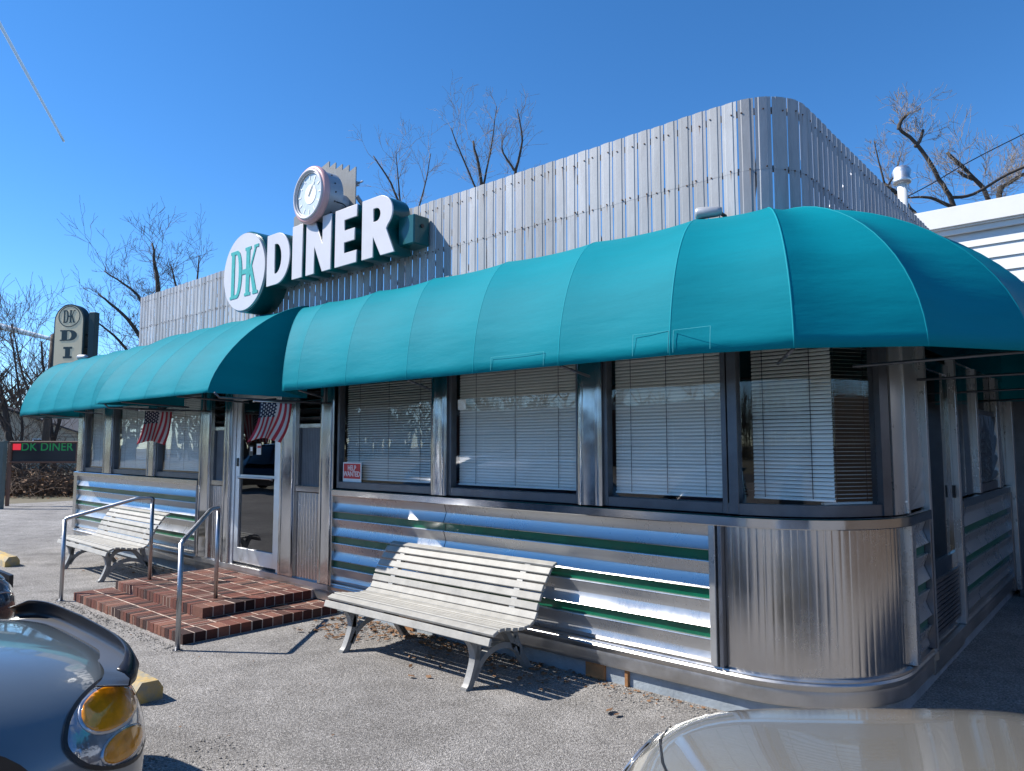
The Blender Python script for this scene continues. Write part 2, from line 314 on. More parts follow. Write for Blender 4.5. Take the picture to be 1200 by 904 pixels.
# ---------------------------------------------------------------- ground
bm = bmesh.new(); S = 400
bm.faces.new([bm.verts.new(p) for p in ((-S, -S, -.01), (S, -S, -.01), (S, S, -.01), (-S, S, -.01))])
tag(mesh_obj('ground', bm, M['earth']), kind='structure')
bm = bmesh.new()
bm.faces.new([bm.verts.new(p) for p in ((-25.2, -30, 0), (30, -30, 0), (30, 14, 0), (-25.2, 14, 0))])
tag(mesh_obj('parking_lot', bm, M['asphalt']), kind='structure')
bm = bmesh.new()
bm.faces.new([bm.verts.new(p) for p in ((-120, -42, -.005), (120, -42, -.005), (120, -31, -.005), (-120, -31, -.005))])
tag(mesh_obj('road', bm, mat('road_asphalt', (.06, .06, .062), .85, 0, 0, 20, .2, 2)), kind='structure')

# ---------------------------------------------------------------- diner
XL = -14.05; CC = Vector((-2.03, .8)); CR = .8; XE = -1.23; YB = 8.2
diner = empty('diner', (-7, 4, 0), label='low stainless steel diner with ribbed metal siding, rounded corner and blinds in its windows', cat='diner')
off = -diner.location
def part(name, bm, m, parent=diner, smooth=False, label=None, auto=False):
    o = mesh_obj(name, bm, m, parent, smooth, label)
    if parent is diner: o.matrix_parent_inverse = Matrix.Translation(off)
    if auto: autosmooth(o)
    return o
def fpath(x0, x1): return [(Vector((x0, 0)), Vector((0, -1))), (Vector((x1, 0)), Vector((0, -1)))]
def cpath(n=24, a0=-90, a1=0):
    out = []
    for i in range(n + 1):
        a = R(a0 + (a1 - a0) * i / n); d = Vector((math.cos(a), math.sin(a))); out.append((CC + d * CR, d))
    return out
def epath(y0, y1): return [(Vector((XE, y0)), Vector((1, 0))), (Vector((XE, y1)), Vector((1, 0)))]
def full(x0=XL, y1=YB, n=24): return fpath(x0, CC.x)[:1] + cpath(n) + epath(.8, y1)[1:]

# foundation
bm = bmesh.new(); sweep(bm, [(-.02, 0), (-.02, .14), (-.5, .14), (-.5, 0)], full(XL + .05)); part('foundation', bm, M['concrete_blue'], auto=True)
for x, wd in ((-3.13, .17), (-2.86, .03), (-5.25, .2)):
    bm = bmesh.new(); box(bm, x - wd / 2, x + wd / 2, -.004, .03, 0, .118, bev=.004); part('foundation_block', bm, M['rust'], label='rusty orange block in the foundation')
# base rail: moulded steel skirt
bm = bmesh.new()
prof = [(-.06, .12), (.0, .115), (.02, .118), (.024, .135), (.02, .16), (.026, .19), (.022, .215), (.034, .235), (.036, .252), (.026, .266), (.03, .274), (.026, .285), (.0, .290), (-.06, .290)]
bm.free()
for pth in (fpath(XL, -9.45), fpath(-6.43, CC.x)[:1] + cpath(28) + epath(.8, 1.38)[1:], epath(2.45, 5.5)):
    bm = bmesh.new(); sweep(bm, prof, pth); part('base_rail', bm, M['steel_base'], auto=True)
for pth in (fpath(-9.45, -6.43), epath(1.38, 2.45)):
    bm = bmesh.new(); sweep(bm, [(-.06, .1), (.03, .1), (.035, .2), (.055, .21), (.055, .262), (.03, .268), (-.06, .268)], pth); part('threshold', bm, M['steel_base'], auto=True)

# ribbed siding courses: cove, lip, recessed green band
def siding(bm, gb, path, sag=True):
    z = 1.19; H = .2476
    while z > .30:
        pr = []
        zb = max(z - H, .29)
        pts = [(.028, z), (.026, z - .006), (.012, z - .045), (.001, z - .080), (.001, z - .086), (.016, z - .124), (.033, z - .163), (.037, z - .168), (.034, z - .172), (.004, z - .172)]
        pts = [p for p in pts if p[1] >= .292]
        if len(pts) < 10: pts += [(.0, .292)]
        sweep(bm, pts, path, closed=False)
        if z - .173 > .3:
            sweep(gb, [(.006, z - .172), (.006, max(z - H + .006, .292))], path, closed=False)
            if z - H > .3: sweep(bm, [(.006, z - H + .007), (.028, z - H + .006), (.030, z - H)], path, closed=False)
        z -= H
segs = [('siding_panel', fpath(XL + .12, -9.47)), ('siding_panel', fpath(-6.40, -4.73)), ('siding_panel', fpath(-4.722, -2.19)),
        ('siding_panel', epath(.90, 1.32)), ('siding_panel', epath(2.56, 5.3))]
for nme, pth in segs:
    # subdivide long runs so that the sheet metal can buckle a little
    a, b = pth; n = max(1, int((b[0] - a[0]).length / .25)); pth = [(a[0].lerp(b[0], i / n), a[1]) for i in range(n + 1)]
    bm = bmesh.new(); gb = bmesh.new(); siding(bm, gb, pth)
    for bb in (bm, gb):
        for v in bb.verts: 
            if abs(pth[0][1].y) > .5: v.co.y += .0025 * math.sin(v.co.x * 5.3 + v.co.z * 7) + .0015 * math.sin(v.co.x * 13)
    o = part(nme, bm, M['steel'], auto=True); g = mesh_obj('green_band', gb, M['green'], o)
    # backing
bm = bmesh.new(); sweep(bm, [(-.005, .14), (-.005, 1.2), (-.06, 1.2), (-.06, .14)], fpath(XL + .03, CC.x)[:1] + cpath(24) + epath(.8, 1.36)[1:]); sweep(bm, [(-.005, .14), (-.005, 1.2), (-.06, 1.2), (-.06, .14)], epath(2.5, YB))
part('wall', bm, M['dark'])
# trims
def vtrim(x0, x1, z0, z1, o0=-.005, o1=.05, m='steel_dark', name='trim_strip'):
    bm = bmesh.new(); box(bm, x0, x1, -o1, -o0, z0, z1, bev=.004); return part(name, bm, M[m])
def etrim(y0, y1, z0, z1, o0=-.005, o1=.05, m='steel_dark', name='trim_strip'):
    bm = bmesh.new(); box(bm, XE + o0, XE + o1, y0, y1, z0, z1, bev=.004); return part(name, bm, M[m])
vtrim(XL - .03, XL + .12, .29, 1.19, -.03, .055, 'steel_flat'); vtrim(-9.47, -9.425, .29, 1.19); vtrim(-6.435, -6.40, .29, 1.19)
vtrim(-2.19, -2.145, .29, 1.19, m='steel'); vtrim(-2.128, -2.10, .29, 1.19, m='steel_dark')
etrim(.80, .895, .29, 1.18, m='steel'); etrim(1.33, 1.37, .29, 1.19); etrim(2.5, 2.56, .29, 1.19); etrim(5.3, 5.42, .1, 1.19)
# corner drum of fluted steel
bm = bmesh.new(); N = 17; rows = []
path = []
x = -2.098
def flute(i, k, per=8): t = k / per; return .0022 * (abs(math.sin(math.pi * t)) ** .28)
L = (CC.x + 2.098) + CR * math.pi / 2 ; cnt = 26; pts = []
for i in range(cnt * 8 + 1):
    s = L * i / (cnt * 8); d = flute(0, i % 8) + .004 * math.sin(s * 9) * 0
    if s < .068: p = Vector((-2.098 + s, 0)); n = Vector((0, -1))
    else: a = -math.pi / 2 + (s - .068) / CR; n = Vector((math.cos(a), math.sin(a))); p = CC + n * CR
    pts.append((p + n * d, n))
sweep(bm, [(.0, .29), (.0, .74), (0, 1.19)], pts, closed=False)
part('corner_panel', bm, M['steel_flute'], smooth=False, auto=True)
# sill
bm = bmesh.new(); sp = [(-.03, 1.185), (.058, 1.185), (.062, 1.19), (.062, 1.245), (.056, 1.252), (-.03, 1.262)]
bm.free()
for pth in (fpath(XL - .04, -9.42), fpath(-6.39, CC.x)[:1] + cpath(28) + epath(.8, 1.33)[1:], epath(2.5, 5.42)):
    bm = bmesh.new(); sweep(bm, sp, pth); part('sill', bm, M['steel_flat'], auto=True)
# header above the windows, up to the roof
bm = bmesh.new(); sweep(bm, [(.0, 2.42), (.03, 2.42), (.03, 3.12), (-.06, 3.12), (-.06, 2.42)], full(XL)); part('header', bm, M['steel_flat'], auto=True)
bm = bmesh.new()
vs = [(XL, .0), (CC.x, 0)] + [tuple(CC + Vector((math.cos(R(a)), math.sin(R(a)))) * CR) for a in range(-85, 1, 5)] + [(XE, YB), (XL, YB)]
lo = [bm.verts.new((x, y, 3.121)) for x, y in vs]; hi = [bm.verts.new((x, y, 3.17)) for x, y in vs]
bm.faces.new(lo[::-1]); bm.faces.new(hi)
for i in range(len(vs)): j = (i + 1) % len(vs); bm.faces.new((lo[i], lo[j], hi[j], hi[i]))
part('roof', bm, M['roof'])
# interior shell
bm = bmesh.new(); box(bm, XL + .1, XL + .15, .1, YB, .1, 3.1); box(bm, XL + .1, XE - .1, 4.2, 4.25, .1, 3.1); part('interior_wall', bm, M['wallin'])
bm = bmesh.new(); box(bm, XL + .1, -1.95, .1, .6, .26, .3); box(bm, XL + .1, XE - .1, .6, YB - .1, .26, .3); part('interior_floor', bm, M['dark'])
bm = bmesh.new(); box(bm, XL + .15, -1.95, .12, .6, 2.55, 2.6); box(bm, XL + .15, XE - .12, .6, YB - .1, 2.55, 2.6); part('ceiling', bm, M['wallin'])
bm = bmesh.new(); box(bm, XL, XL + .05, .02, YB, .14, 3.12); box(bm, XL, XE - .02, YB - .05, YB, .14, 3.12); part('back_wall', bm, M['siding'])
for x in (-2.6, -4.2, -5.6):
    bm = bmesh.new(); box(bm, x - .06, x + .06, .35, 1.6, .3, 1.32, bev=.02); part('booth_back', bm, M['red_vinyl'])

# windows on the front
def window(x0, x1, z0=1.262, z1=2.42, left=.034, right=.034, tilt=66, blind=True, cords=(.16, .5, .84)):
    bm = bmesh.new()
    box(bm, x0, x0 + left, -.022, .05, z0, z1, bev=.003); box(bm, x1 - right, x1, -.022, .05, z0, z1, bev=.003)
    box(bm, x0 + left, x1 - right, -.020, .05, z0, z0 + .07, bev=.003); box(bm, x0 + left, x1 - right, -.020, .05, z1 - .05, z1, bev=.003)
    f = part('window', bm, M['bronze'])
    bm = bmesh.new(); box(bm, x0 + left, x1 - right, .012, .016, z0 + .07, z1 - .05); mesh_obj('pane', bm, M['glass'], f)
    if blind: mesh_obj('blind', blind_bm(x0 + left + .015, x1 - right - .015, z0 + .105, z1 - .06, .075, tilt, cords), M['blind'], f)
    return f
def blind_bm(x0, x1, z0, z1, y, tilt, cords, M4=None):
    bm = bmesh.new(); z = z0; r = random.Random(int(x0 * 100) + 5)
    box(bm, x0, x1, y - .014, y + .014, z0 - .012, z0)
    while z < z1:
        a = R(tilt + r.uniform(-3, 3)); dy = .0125 * math.cos(a); dz = .0125 * math.sin(a); s = r.uniform(-.001, .001)
        # slightly arched slat, two facets
        A = [(x0, y - dy, z - dz + s), (x1, y - dy, z - dz - s), (x1, y - .002, z + .0015), (x0, y - .002, z + .0015), (x0, y + dy, z + dz + s), (x1, y + dy, z + dz - s)]
        v = [bm.verts.new(q) for q in A]; bm.faces.new((v[0], v[1], v[2], v[3])); bm.faces.new((v[3], v[2], v[5], v[4])); z += .0245
    for c in cords:
        xx = x0 + (x1 - x0) * c; box(bm, xx - .0022, xx + .0022, y - .0145, y - .0135, z0, z1, mi=1)
    if M4 is not None:
        for v in bm.verts: v.co = M4 @ v.co
    return bm
window(-13.7, -12.80); window(-12.44, -11.08); window(-10.80, -9.41)
window(-6.36, -4.88, tilt=48); window(-4.68, -3.24); window(-3.02, -2.06, right=.035)
for b_ in [o for o in bpy.data.objects if o.name.startswith('blind')]: b_.data.materials.append(M['black'])
# corner window: curved frame and glass
def curve_piece(o0, o1, z0, z1, a0, a1, n=16, pre=None):
    bm = bmesh.new(); pth = (pre or []) + cpath(n, a0, a1); sweep(bm, [(o0, z0), (o1, z0), (o1, z1), (o0, z1)], pth); return bm
bm = bmesh.new(); pre = [(Vector((-2.06, 0)), Vector((0, -1)))]
sweep(bm, [(-.05, 1.262), (.02, 1.262), (.02, 1.332), (-.05, 1.332)], pre + cpath(20, -90, -22))
box(bm, -2.05, -1.985, -.024, .05, 1.262, 2.42, bev=.003)
sweep(bm, [(-.05, 1.262), (.03, 1.262), (.03, 2.42), (-.05, 2.42)], cpath(3, -22, -16))
cw = part('window', bm, M['bronze'], auto=True, label='curved corner window with a half drawn blind')
bm = bmesh.new(); sweep(bm, [(-.05, 2.37), (.02, 2.37), (.02, 2.42), (-.05, 2.42)], pre + cpath(20, -90, -22)); mesh_obj('frame', bm, M['bronze'], cw)
bm = bmesh.new(); sweep(bm, [(-.016, 1.332), (-.012, 1.332), (-.012, 2.37), (-.016, 2.37)], cpath(20, -86, -22)); o = mesh_obj('pane', bm, M['glass'], cw); autosmooth(o)
o = mesh_obj('blind', blind_bm(-1.955, -1.45, 1.37, 2.36, .16, 55, (.15, .75)), [M['blind'], M['black']], cw, label='nearly closed white blind')
Mb = Matrix.Translation((-1.30, .42, 0)) @ Matrix.Rotation(R(58), 4, 'Z')
o = mesh_obj('blind', blind_bm(-.30, .36, 1.345, 2.36, .10, 8, (.15, .5, .85), Mb), [M['blind'], M['black']], cw, label='opened see-through white blind')
# steel post beside it and quilted steel panel on the end wall
bm = bmesh.new(); sweep(bm, [(-.05, 1.262), (.034, 1.262), (.034, 2.42), (-.05, 2.42)], cpath(4, -14.5, -2)); part('window_post', bm, M['steel'], auto=True)

# pilasters: polished steel, with a rounded ridge each side
def pilaster(x0, x1, z0=.268, z1=2.42):
    bm = bmesh.new(); w_ = x1 - x0
    pr = [(0, .01), (0, .045), (.02, .058), (.05, .058), (.058, .05), (w_ / 2, .047), (w_ - .058, .05), (w_ - .05, .058), (w_ - .02, .058), (w_, .045), (w_, .01)]
    a = [bm.verts.new((x0 + u, -v, z0)) for u, v in pr]; b = [bm.verts.new((x0 + u, -v, z1)) for u, v in pr]
    nz = 14; rows_ = []
    for k in range(nz + 1):
        z = z0 + (z1 - z0) * k / nz
        rows_.append([bm.verts.new((x0 + u, -v - .0012 * math.sin(k * 2.1 + u * 30), z)) for u, v in pr])
    for v in a + b: bm.verts.remove(v)
    for r0, r1 in zip(rows_, rows_[1:]):
        for i in range(len(pr) - 1): bm.faces.new((r0[i], r0[i + 1], r1[i + 1], r1[i]))
    return part('pilaster', bm, M['steel_flat'], auto=True)
pilaster(XL + .25 - .02, -13.7, 1.262); pilaster(-12.80, -12.44, 1.262); pilaster(-11.08, -10.80, 1.262)
pilaster(-9.41, -9.10); pilaster(-8.75, -8.56); pilaster(-7.42, -7.12); pilaster(-6.64, -6.36 - .03)
pilaster(-4.88, -4.68, 1.262); pilaster(-3.24, -3.02, 1.262)
vtrim(XL - .01, XL + .23, 1.262, 2.42, -.03, .03, 'steel_flat', 'end_post')
# side panels of the entrance: fluted steel below, ribbed pane, louvre on top
def fluted(bm, x0, x1, z0, z1, y=0, pitch=.042, d=.012):
    n = max(3, int((x1 - x0) / pitch)); pts = []
    for i in range(n * 6 + 1):
        t = i / (n * 6); pts.append((Vector((x0 + (x1 - x0) * t, y)), Vector((0, -1)), d * abs(math.sin(math.pi * i / 6)) ** .5))
    sweep(bm, [(0, z0), (0, z1)], [(p + n_ * q, n_) for p, n_, q in pts], closed=False)
for x0, x1 in ((-9.10, -8.75), (-7.12, -6.64)):
    bm = bmesh.new(); fluted(bm, x0 + .02, x1 - .02, .268, 1.19, .0, .05, .014); box(bm, x0, x0 + .02, -.02, .04, .268, 1.2); box(bm, x1 - .02, x1, -.02, .04, .268, 1.2)
    part('side_panel', bm, M['steel_flute'], auto=True)
    bm = bmesh.new(); box(bm, x0, x1, -.035, .04, 1.2, 1.265, bev=.004); box(bm, x0, x0 + .035, -.02, .04, 1.265, 2.42); box(bm, x1 - .035, x1, -.02, .04, 1.265, 2.42); box(bm, x0 + .035, x1 - .035, -.015, .04, 1.90, 1.94)
    f = part('window', bm, M['steel_flat'], label='narrow sidelight with louvre above a ribbed pane')
    bm = bmesh.new(); fluted(bm, x0 + .035, x1 - .035, 1.265, 1.90, .02, .03, .008); mesh_obj('ribbed_pane', bm, M['bronze'], f)
    bm = bmesh.new()
    for k in range(5):
        z = 1.96 + k * .092; Mx = Matrix.Translation(((x0 + x1) / 2, .01, z + .03)) @ Matrix.Rotation(R(-35), 4, 'X')
        box(bm, -(x1 - x0) / 2 + .036, (x1 - x0) / 2 - .036, -.045, .045, -.003, .003, Mx)
    mesh_obj('louvre', bm, M['carglass'], f)
# door
bm = bmesh.new(); box(bm, -8.56, -8.49, -.03, .05, .268, 2.42, bev=.004); box(bm, -7.49, -7.42, -.03, .05, .268, 2.42, bev=.004); box(bm, -8.49, -7.49, -.03, .05, 2.36, 2.42)
fr = part('door_frame', bm, M['alu'])
bm = bmesh.new(); box(bm, -8.485, -8.39, -.018, .03, .30, 2.355, bev=.003); box(bm, -7.585, -7.495, -.018, .03, .30, 2.355, bev=.003)
box(bm, -8.39, -7.585, -.018, .03, .30, .47, bev=.003); box(bm, -8.39, -7.585, -.018, .03, 2.26, 2.355, bev=.003); box(bm, -8.39, -7.585, -.010, .02, 1.32, 1.35)
door = part('door', bm, M['alu'])
bm = bmesh.new(); box(bm, -8.39, -7.585, .004, .008, .47, 2.26); mesh_obj('pane', bm, M['darkglass'], door)
bm = bmesh.new(); tube(bm, [(-8.36, -.02, 1.30), (-8.36, -.06, 1.32), (-7.62, -.06, 1.32), (-7.62, -.02, 1.30)], .011); mesh_obj('push_bar', bm, M['alu'], door, True)
bm = bmesh.new(); box(bm, -8.45, -8.42, -.03, -.018, 1.45, 1.55); mesh_obj('lock', bm, M['black'], door)
for x, z, c, wd, h in ((-7.98, 1.66, 'white', .10, .13), (-8.16, 1.64, 'black', .09, .12), (-8.15, 1.66, 'white', .05, .05)):
    bm = bmesh.new(); box(bm, x - wd / 2, x + wd / 2, -.0005 - (.001 if wd < .06 else 0), .003, z - h / 2, z + h / 2); mesh_obj('sticker', bm, M[c], door)
bm = bmesh.new(); box(bm, -7.97 - .04, -7.97 + .04, -.002, -.0008, 1.675, 1.70); mesh_obj('sticker', bm, M['signred'], door)
bm = bmesh.new(); box(bm, -4.60, -4.50, .018, .02, 2.02, 2.11); part('sticker', bm, M['white'], label='small white sticker in the window')

# end wall (shaded side) : sunburst panel, side door, window
def sunburst(bm, y0, y1, z0, z1, cy, cz, n=22, amp=.010):
    nu, nv = 26, 34; g = []
    for j in range(nv + 1):
        row = []
        for i in range(nu + 1):
            y = y0 + (y1 - y0) * i / nu; z = z0 + (z1 - z0) * j / nv
            a = math.atan2(z - cz, y - cy); rr = math.hypot(z - cz, y - cy)
            row.append(bm.verts.new((XE + .012 + amp * (abs(math.sin(a * n / 2))) * min(1, rr / .15), y, z)))
        g.append(row)
    for a, b in zip(g, g[1:]):
        for i in range(nu): bm.faces.new((a[i], a[i + 1], b[i + 1], b[i]))
def quilt(bm, y0, y1, z0, z1):
    nu, nv = 24, 60; g = []
    for j in range(nv + 1):
        row = []
        for i in range(nu + 1):
            y = y0 + (y1 - y0) * i / nu; z = z0 + (z1 - z0) * j / nv; t = i / nu
            row.append(bm.verts.new((XE + .012 + .014 * abs(math.sin(t * math.pi * 2)) * (.6 + .4 * math.sin(z * 2)), y, z)))
        g.append(row)
    for a, b in zip(g, g[1:]):
        for i in range(nu): bm.faces.new((a[i], a[i + 1], b[i + 1], b[i]))
bm = bmesh.new(); sunburst(bm, .80, 1.36, 1.27, 1.62, .80 + .1, 1.27, 24, .007); quilt(bm, .80, 1.36, 1.62, 2.42); part('embossed_panel', bm, M['steel'], smooth=True)
etrim(.76, .80, 1.262, 2.42, m='steel'); etrim(1.36, 1.42, .268, 2.42, o1=.05, m='steel')
# side door
bm = bmesh.new(); box(bm, XE - .02, XE + .02, 1.43, 1.52, .28, 2.36); box(bm, XE - .02, XE + .02, 2.30, 2.38, .28, 2.36); box(bm, XE - .02, XE + .02, 1.52, 2.30, .28, .85); box(bm, XE - .02, XE + .02, 1.52, 2.30, 2.28, 2.36)
sd_ = part('side_door', bm, M['steel_flat'], label='steel side door in the shade of the awning')
bm = bmesh.new(); box(bm, XE - .004, XE + .004, 1.52, 2.30, .85, 2.28); mesh_obj('pane', bm, M['darkglass'], sd_)
bm = bmesh.new(); box(bm, XE + .02, XE + .04, 2.32, 2.34, 1.28, 1.38); mesh_obj('latch', bm, M['black'], sd_)
bm = bmesh.new()
for k in range(12): box(bm, XE + .02, XE + .03, 1.50, 2.36, .34 + k * .033, .362 + k * .033)
mesh_obj('kick_plate', bm, M['steel_dark'], sd_)
etrim(2.39, 2.47, .268, 2.42, o1=.06, m='steel'); etrim(2.47, 2.53, 1.19, 2.42, m='steel_flat')
bm = bmesh.new(); quilt(bm, 2.53, 3.42, 1.27, 2.42); part('embossed_panel', bm, M['steel_flat'], smooth=True)
etrim(3.42, 3.52, 1.262, 2.42, o1=.05, m='steel'); etrim(4.62, 4.84, 1.262, 2.42, o1=.05, m='steel')
bm = bmesh.new(); box(bm, XE - .02, XE + .03, 3.52, 4.62, 1.262, 1.34); box(bm, XE - .02, XE + .03, 3.52, 4.62, 2.0, 2.05); f = part('window', bm, M['steel_dark'], label='side window over sunburst steel')
bm = bmesh.new(); sunburst(bm, 3.52, 4.62, 1.34, 2.0, 4.0, 1.34, 26, .03); mesh_obj('embossed_panel', bm, M['steel_flat'], f, True)
bm = bmesh.new(); box(bm, XE - .01, XE - .005, 3.52, 4.62, 2.05, 2.42); mesh_obj('pane', bm, M['darkglass'], f)
bm = bmesh.new(); quilt(bm, 4.84, 5.4, 1.27, 2.42); part('embossed_panel', bm, M['steel_flat'], smooth=True)
etrim(5.42, 5.56, .1, 2.42, o1=.09, m='steel')
bm = bmesh.new(); sweep(bm, [(-.01, .28), (.0, 1.2)], epath(5.56, YB), closed=False); sweep(bm, [(-.01, 1.2), (.0, 2.42)], epath(5.56, YB), closed=False); part('rear_wall_panel', bm, M['steel_flat'])

# vertical slat screen above the roof edge
def slat_path():
    pitch = .1045; L1 = 11.1 - 1.9; L2 = .35 * math.pi / 2; out = []; q = 0
    while q < L1 + L2 + 7:
        if q < L1: out.append((Vector((-11.1 + q, -.2)), Vector((0, -1))))
        elif q < L1 + L2: a = -math.pi / 2 + (q - L1) / .35; d = Vector((math.cos(a), math.sin(a))); out.append((Vector((-1.9, .15)) + d * .35, d))
        else: out.append((Vector((-1.55, .15 + q - L1 - L2)), Vector((1, 0))))
        q += pitch
    return out
SP = slat_path(); bm = bmesh.new(); cl = bm.loops.layers.color.new('Col'); r_ = random.Random(3)
def slat(bm, p, n, wd, z0, z1, o=0, c=None):
    t = Vector((-n.y, n.x)); h = wd / 2
    sec = [(-h, 0.0), (-h, .0018), (-h * .62, .0025), (-h * .5, .0065), (h * .5, .0065), (h * .62, .0025), (h, .0018), (h, .0)]
    tilt = r_.uniform(-.003, .003)
    A = [bm.verts.new((*(p + t * (u + tilt) + n * (v + o)), z0)) for u, v in sec]; B = [bm.verts.new((*(p + t * u + n * (v + o)), z1)) for u, v in sec]
    fs = [bm.faces.new((A[i], A[i + 1], B[i + 1], B[i])) for i in range(len(sec) - 1)] + [bm.faces.new(B), bm.faces.new((A[0], B[0], B[-1], A[-1]))]
    for f in fs:
        f.material_index = 0
        for l in f.loops: l[cl] = (*c, 1)
for p, n in SP:
    g = r_.uniform(.56, .67); c = (g * .975, g, g * 1.035)
    slat(bm, p, n, .0980 - r_.uniform(0, .003), 3.4285, 3.90 + r_.uniform(-.003, .003), 0, c)
    g2 = g * r_.uniform(.93, 1.04); slat(bm, p, n, .0945, 2.98, 3.427, -.0006, (g2 * .975, g2, g2 * 1.035))
    # fasteners
    for z in (3.815, 3.435):
        t = Vector((-n.y, n.x)) * r_.uniform(-.028, .028)
        for s in ((0, r_.uniform(-.012, .012)),):
            q = p + t + n * .007
            Mx = Matrix.Translation((q.x, q.y, z + s[1])) @ Vector((n.x, n.y, 0)).to_track_quat('Z', 'Y').to_matrix().to_4x4()
            vs = bmesh.ops.create_cone(bm, cap_ends=True, segments=8, radius1=.0065, radius2=.0045, depth=.010, matrix=Mx)['verts']
            for f in {f for v in vs for f in v.link_faces}: f.material_index = 1
            if r_.random() < .35:
                tt = Vector((-n.y, n.x)) * .0022; ln_ = r_.uniform(.03, .12); qq = p + t + n * .0082; z0_ = z + s[1]
                f = bm.faces.new([bm.verts.new((qq.x + tt.x, qq.y + tt.y, z0_)), bm.verts.new((qq.x - tt.x, qq.y - tt.y, z0_)), bm.verts.new((qq.x, qq.y, z0_ - ln_))]); f.material_index = 2
scr = part('slat_screen', bm, [M['slat'], M['screw'], mat('rust_run', (.34, .22, .14), .8)])
bm = bmesh.new()
for z in (3.80, 3.42, 3.05): sweep(bm, [(-.03, z), (-.004, z), (-.004, z + .035), (-.03, z + .035)], [(p, n) for p, n in SP])
for i in range(6, len(SP), 14): p, n = SP[i]; q = p - n * .5; tube(bm, [(p.x - n.x * .03, p.y - n.y * .03, 3.78), (q.x, q.y, 3.17)], .014, 6)
mesh_obj('slat_rail', bm, M['steel_dark'], scr)

# ---------------------------------------------------------------- awnings
def awning(name, ribs, p_out, zb, zt, n_exp, label, end0=True, end1=True, seams=True, sub=6, sag=.050, patch=()):
    """ribs: list of (top point 2D, bottom point 2D)"""
    root = empty(name, (ribs[0][1].x, ribs[0][1].y, zb), label=label, cat='awning', group=None)
    offm = Matrix.Translation(-root.location); NP = 16
    def curve_pt(t, b, u, s=0):
        th = u * math.pi / 2; o = math.cos(th) ** (2 / n_exp); h = math.sin(th) ** (2 / n_exp)
        q = t + (b - t) * o; z = zb + (zt - zb) * h; v = Vector((q.x, q.y, z))
        if s:  # fabric sags between the ribs
            c = Vector((t.x, t.y, zb)); d = (v - c).normalized(); v -= d * s * math.sin(math.pi * min(1, u * 1.0)) ** .7
        return v
    bm = bmesh.new(); cols = []; ribcols = []
    for i in range(len(ribs) - 1):
        for k in range(sub):
            f = k / sub; t = ribs[i][0].lerp(ribs[i + 1][0], f); b = ribs[i][1].lerp(ribs[i + 1][1], f)
            wdt = (ribs[i][1] - ribs[i + 1][1]).length
            cols.append([bm.verts.new(curve_pt(t, b, j / NP, sag * min(1, wdt) * (1 - (2 * f - 1) ** 2) * (1 if 1 else 0))) for j in range(NP + 1)])
    t, b = ribs[-1]; cols.append([bm.verts.new(curve_pt(t, b, j / NP)) for j in range(NP + 1)])
    for a, c in zip(cols, cols[1:]):
        for j in range(NP): bm.faces.new((a[j], c[j], c[j + 1], a[j + 1]))
    # ripples where the cloth is laced to the top bar
    o = mesh_obj('canopy', bm, M['teal'], root, True); o.matrix_parent_inverse = offm
    bm2 = bmesh.new(); bm2.from_mesh(o.data); bm2.verts.ensure_lookup_table()
    for e in bm2.edges:
        a_, b_ = sorted(v.index for v in e.verts)
        if b_ == a_ + 1 and (a_ // (NP + 1)) % sub == 0 and a_ // (NP + 1) == b_ // (NP + 1): e.smooth = False
    bm2.to_mesh(o.data); bm2.free()
    sm = o.modifiers.new('thickness', 'SOLIDIFY'); sm.thickness = .004; sm.offset = 1
    # piping at every rib
    for t, b in ribs:
        bm = bmesh.new(); tube(bm, [curve_pt(t, b, j / NP) for j in range(NP + 1)], .0062, 6)
        q = mesh_obj('piping', bm, M['teal_seam'], root, True); q.matrix_parent_inverse = offm
    # end panels
    for flag, (t, b) in ((end0, ribs[0]), (end1, ribs[-1])):
        if flag:
            bm = bmesh.new(); vs = [bm.verts.new(curve_pt(t, b, j / NP) ) for j in range(NP + 1)] + [bm.verts.new((t.x, t.y, zb))]
            bm.faces.new(vs); q = mesh_obj('end_panel', bm, M['teal'], root); q.matrix_parent_inverse = offm
            s2 = q.modifiers.new('thickness', 'SOLIDIFY'); s2.thickness = .004; s2.offset = 0
    # bottom frame bar and hem
    bm = bmesh.new(); tube(bm, [(b.x + (t.x - b.x) * .045, b.y + (t.y - b.y) * .045, zb + .02) for t, b in ribs], .012, 6)
    for t, b in ribs[1:-1][::2]:
        d = (b - t).normalized(); tube(bm, [(t.x + d.x * .26, t.y + d.y * .26, zb - .03), (b.x - d.x * .03, b.y - d.y * .03, zb - .0)], .010, 6)
    q = mesh_obj('frame', bm, M['bronze'], root, True); q.matrix_parent_inverse = offm
    return root
def V(x, y): return Vector((x, y))
TY = -.232
ribs3 = [(V(-6.62, TY), V(-5.93, -.93))]
for tx, bx in ((-6.14, -5.70), (-5.33, -4.98), (-4.57, -4.20), (-3.70, -3.49), (-2.86, -2.74)): ribs3.append((V(tx, TY), V(bx, -.92)))
ribs3.append((V(-2.10, TY), V(-1.96, -.92)))
for a, dt in ((-66, 8), (-44, 4), (-21, 0), (0, 0)):
    d = V(math.cos(R(a)), math.sin(R(a))); e = V(math.cos(R(a + dt)), math.sin(R(a + dt)))
    ribs3.append((V(-1.9, .15) + e * .38, CC + d * 1.71))
for k in range(1, 7): ribs3.append((V(-1.52, .8 + .8 * k - .4), V(CC.x + 1.71, .8 + .8 * k)))
aw3 = awning('awning', ribs3, .9, 2.20, 3.15, 1.85, 'long teal awning wrapping round the rounded right corner of the diner', end1=True)
ribs2 = [(V(-9.50 + .72 * k, TY), V(-9.50 + .72 * k, -1.30)) for k in range(5)]
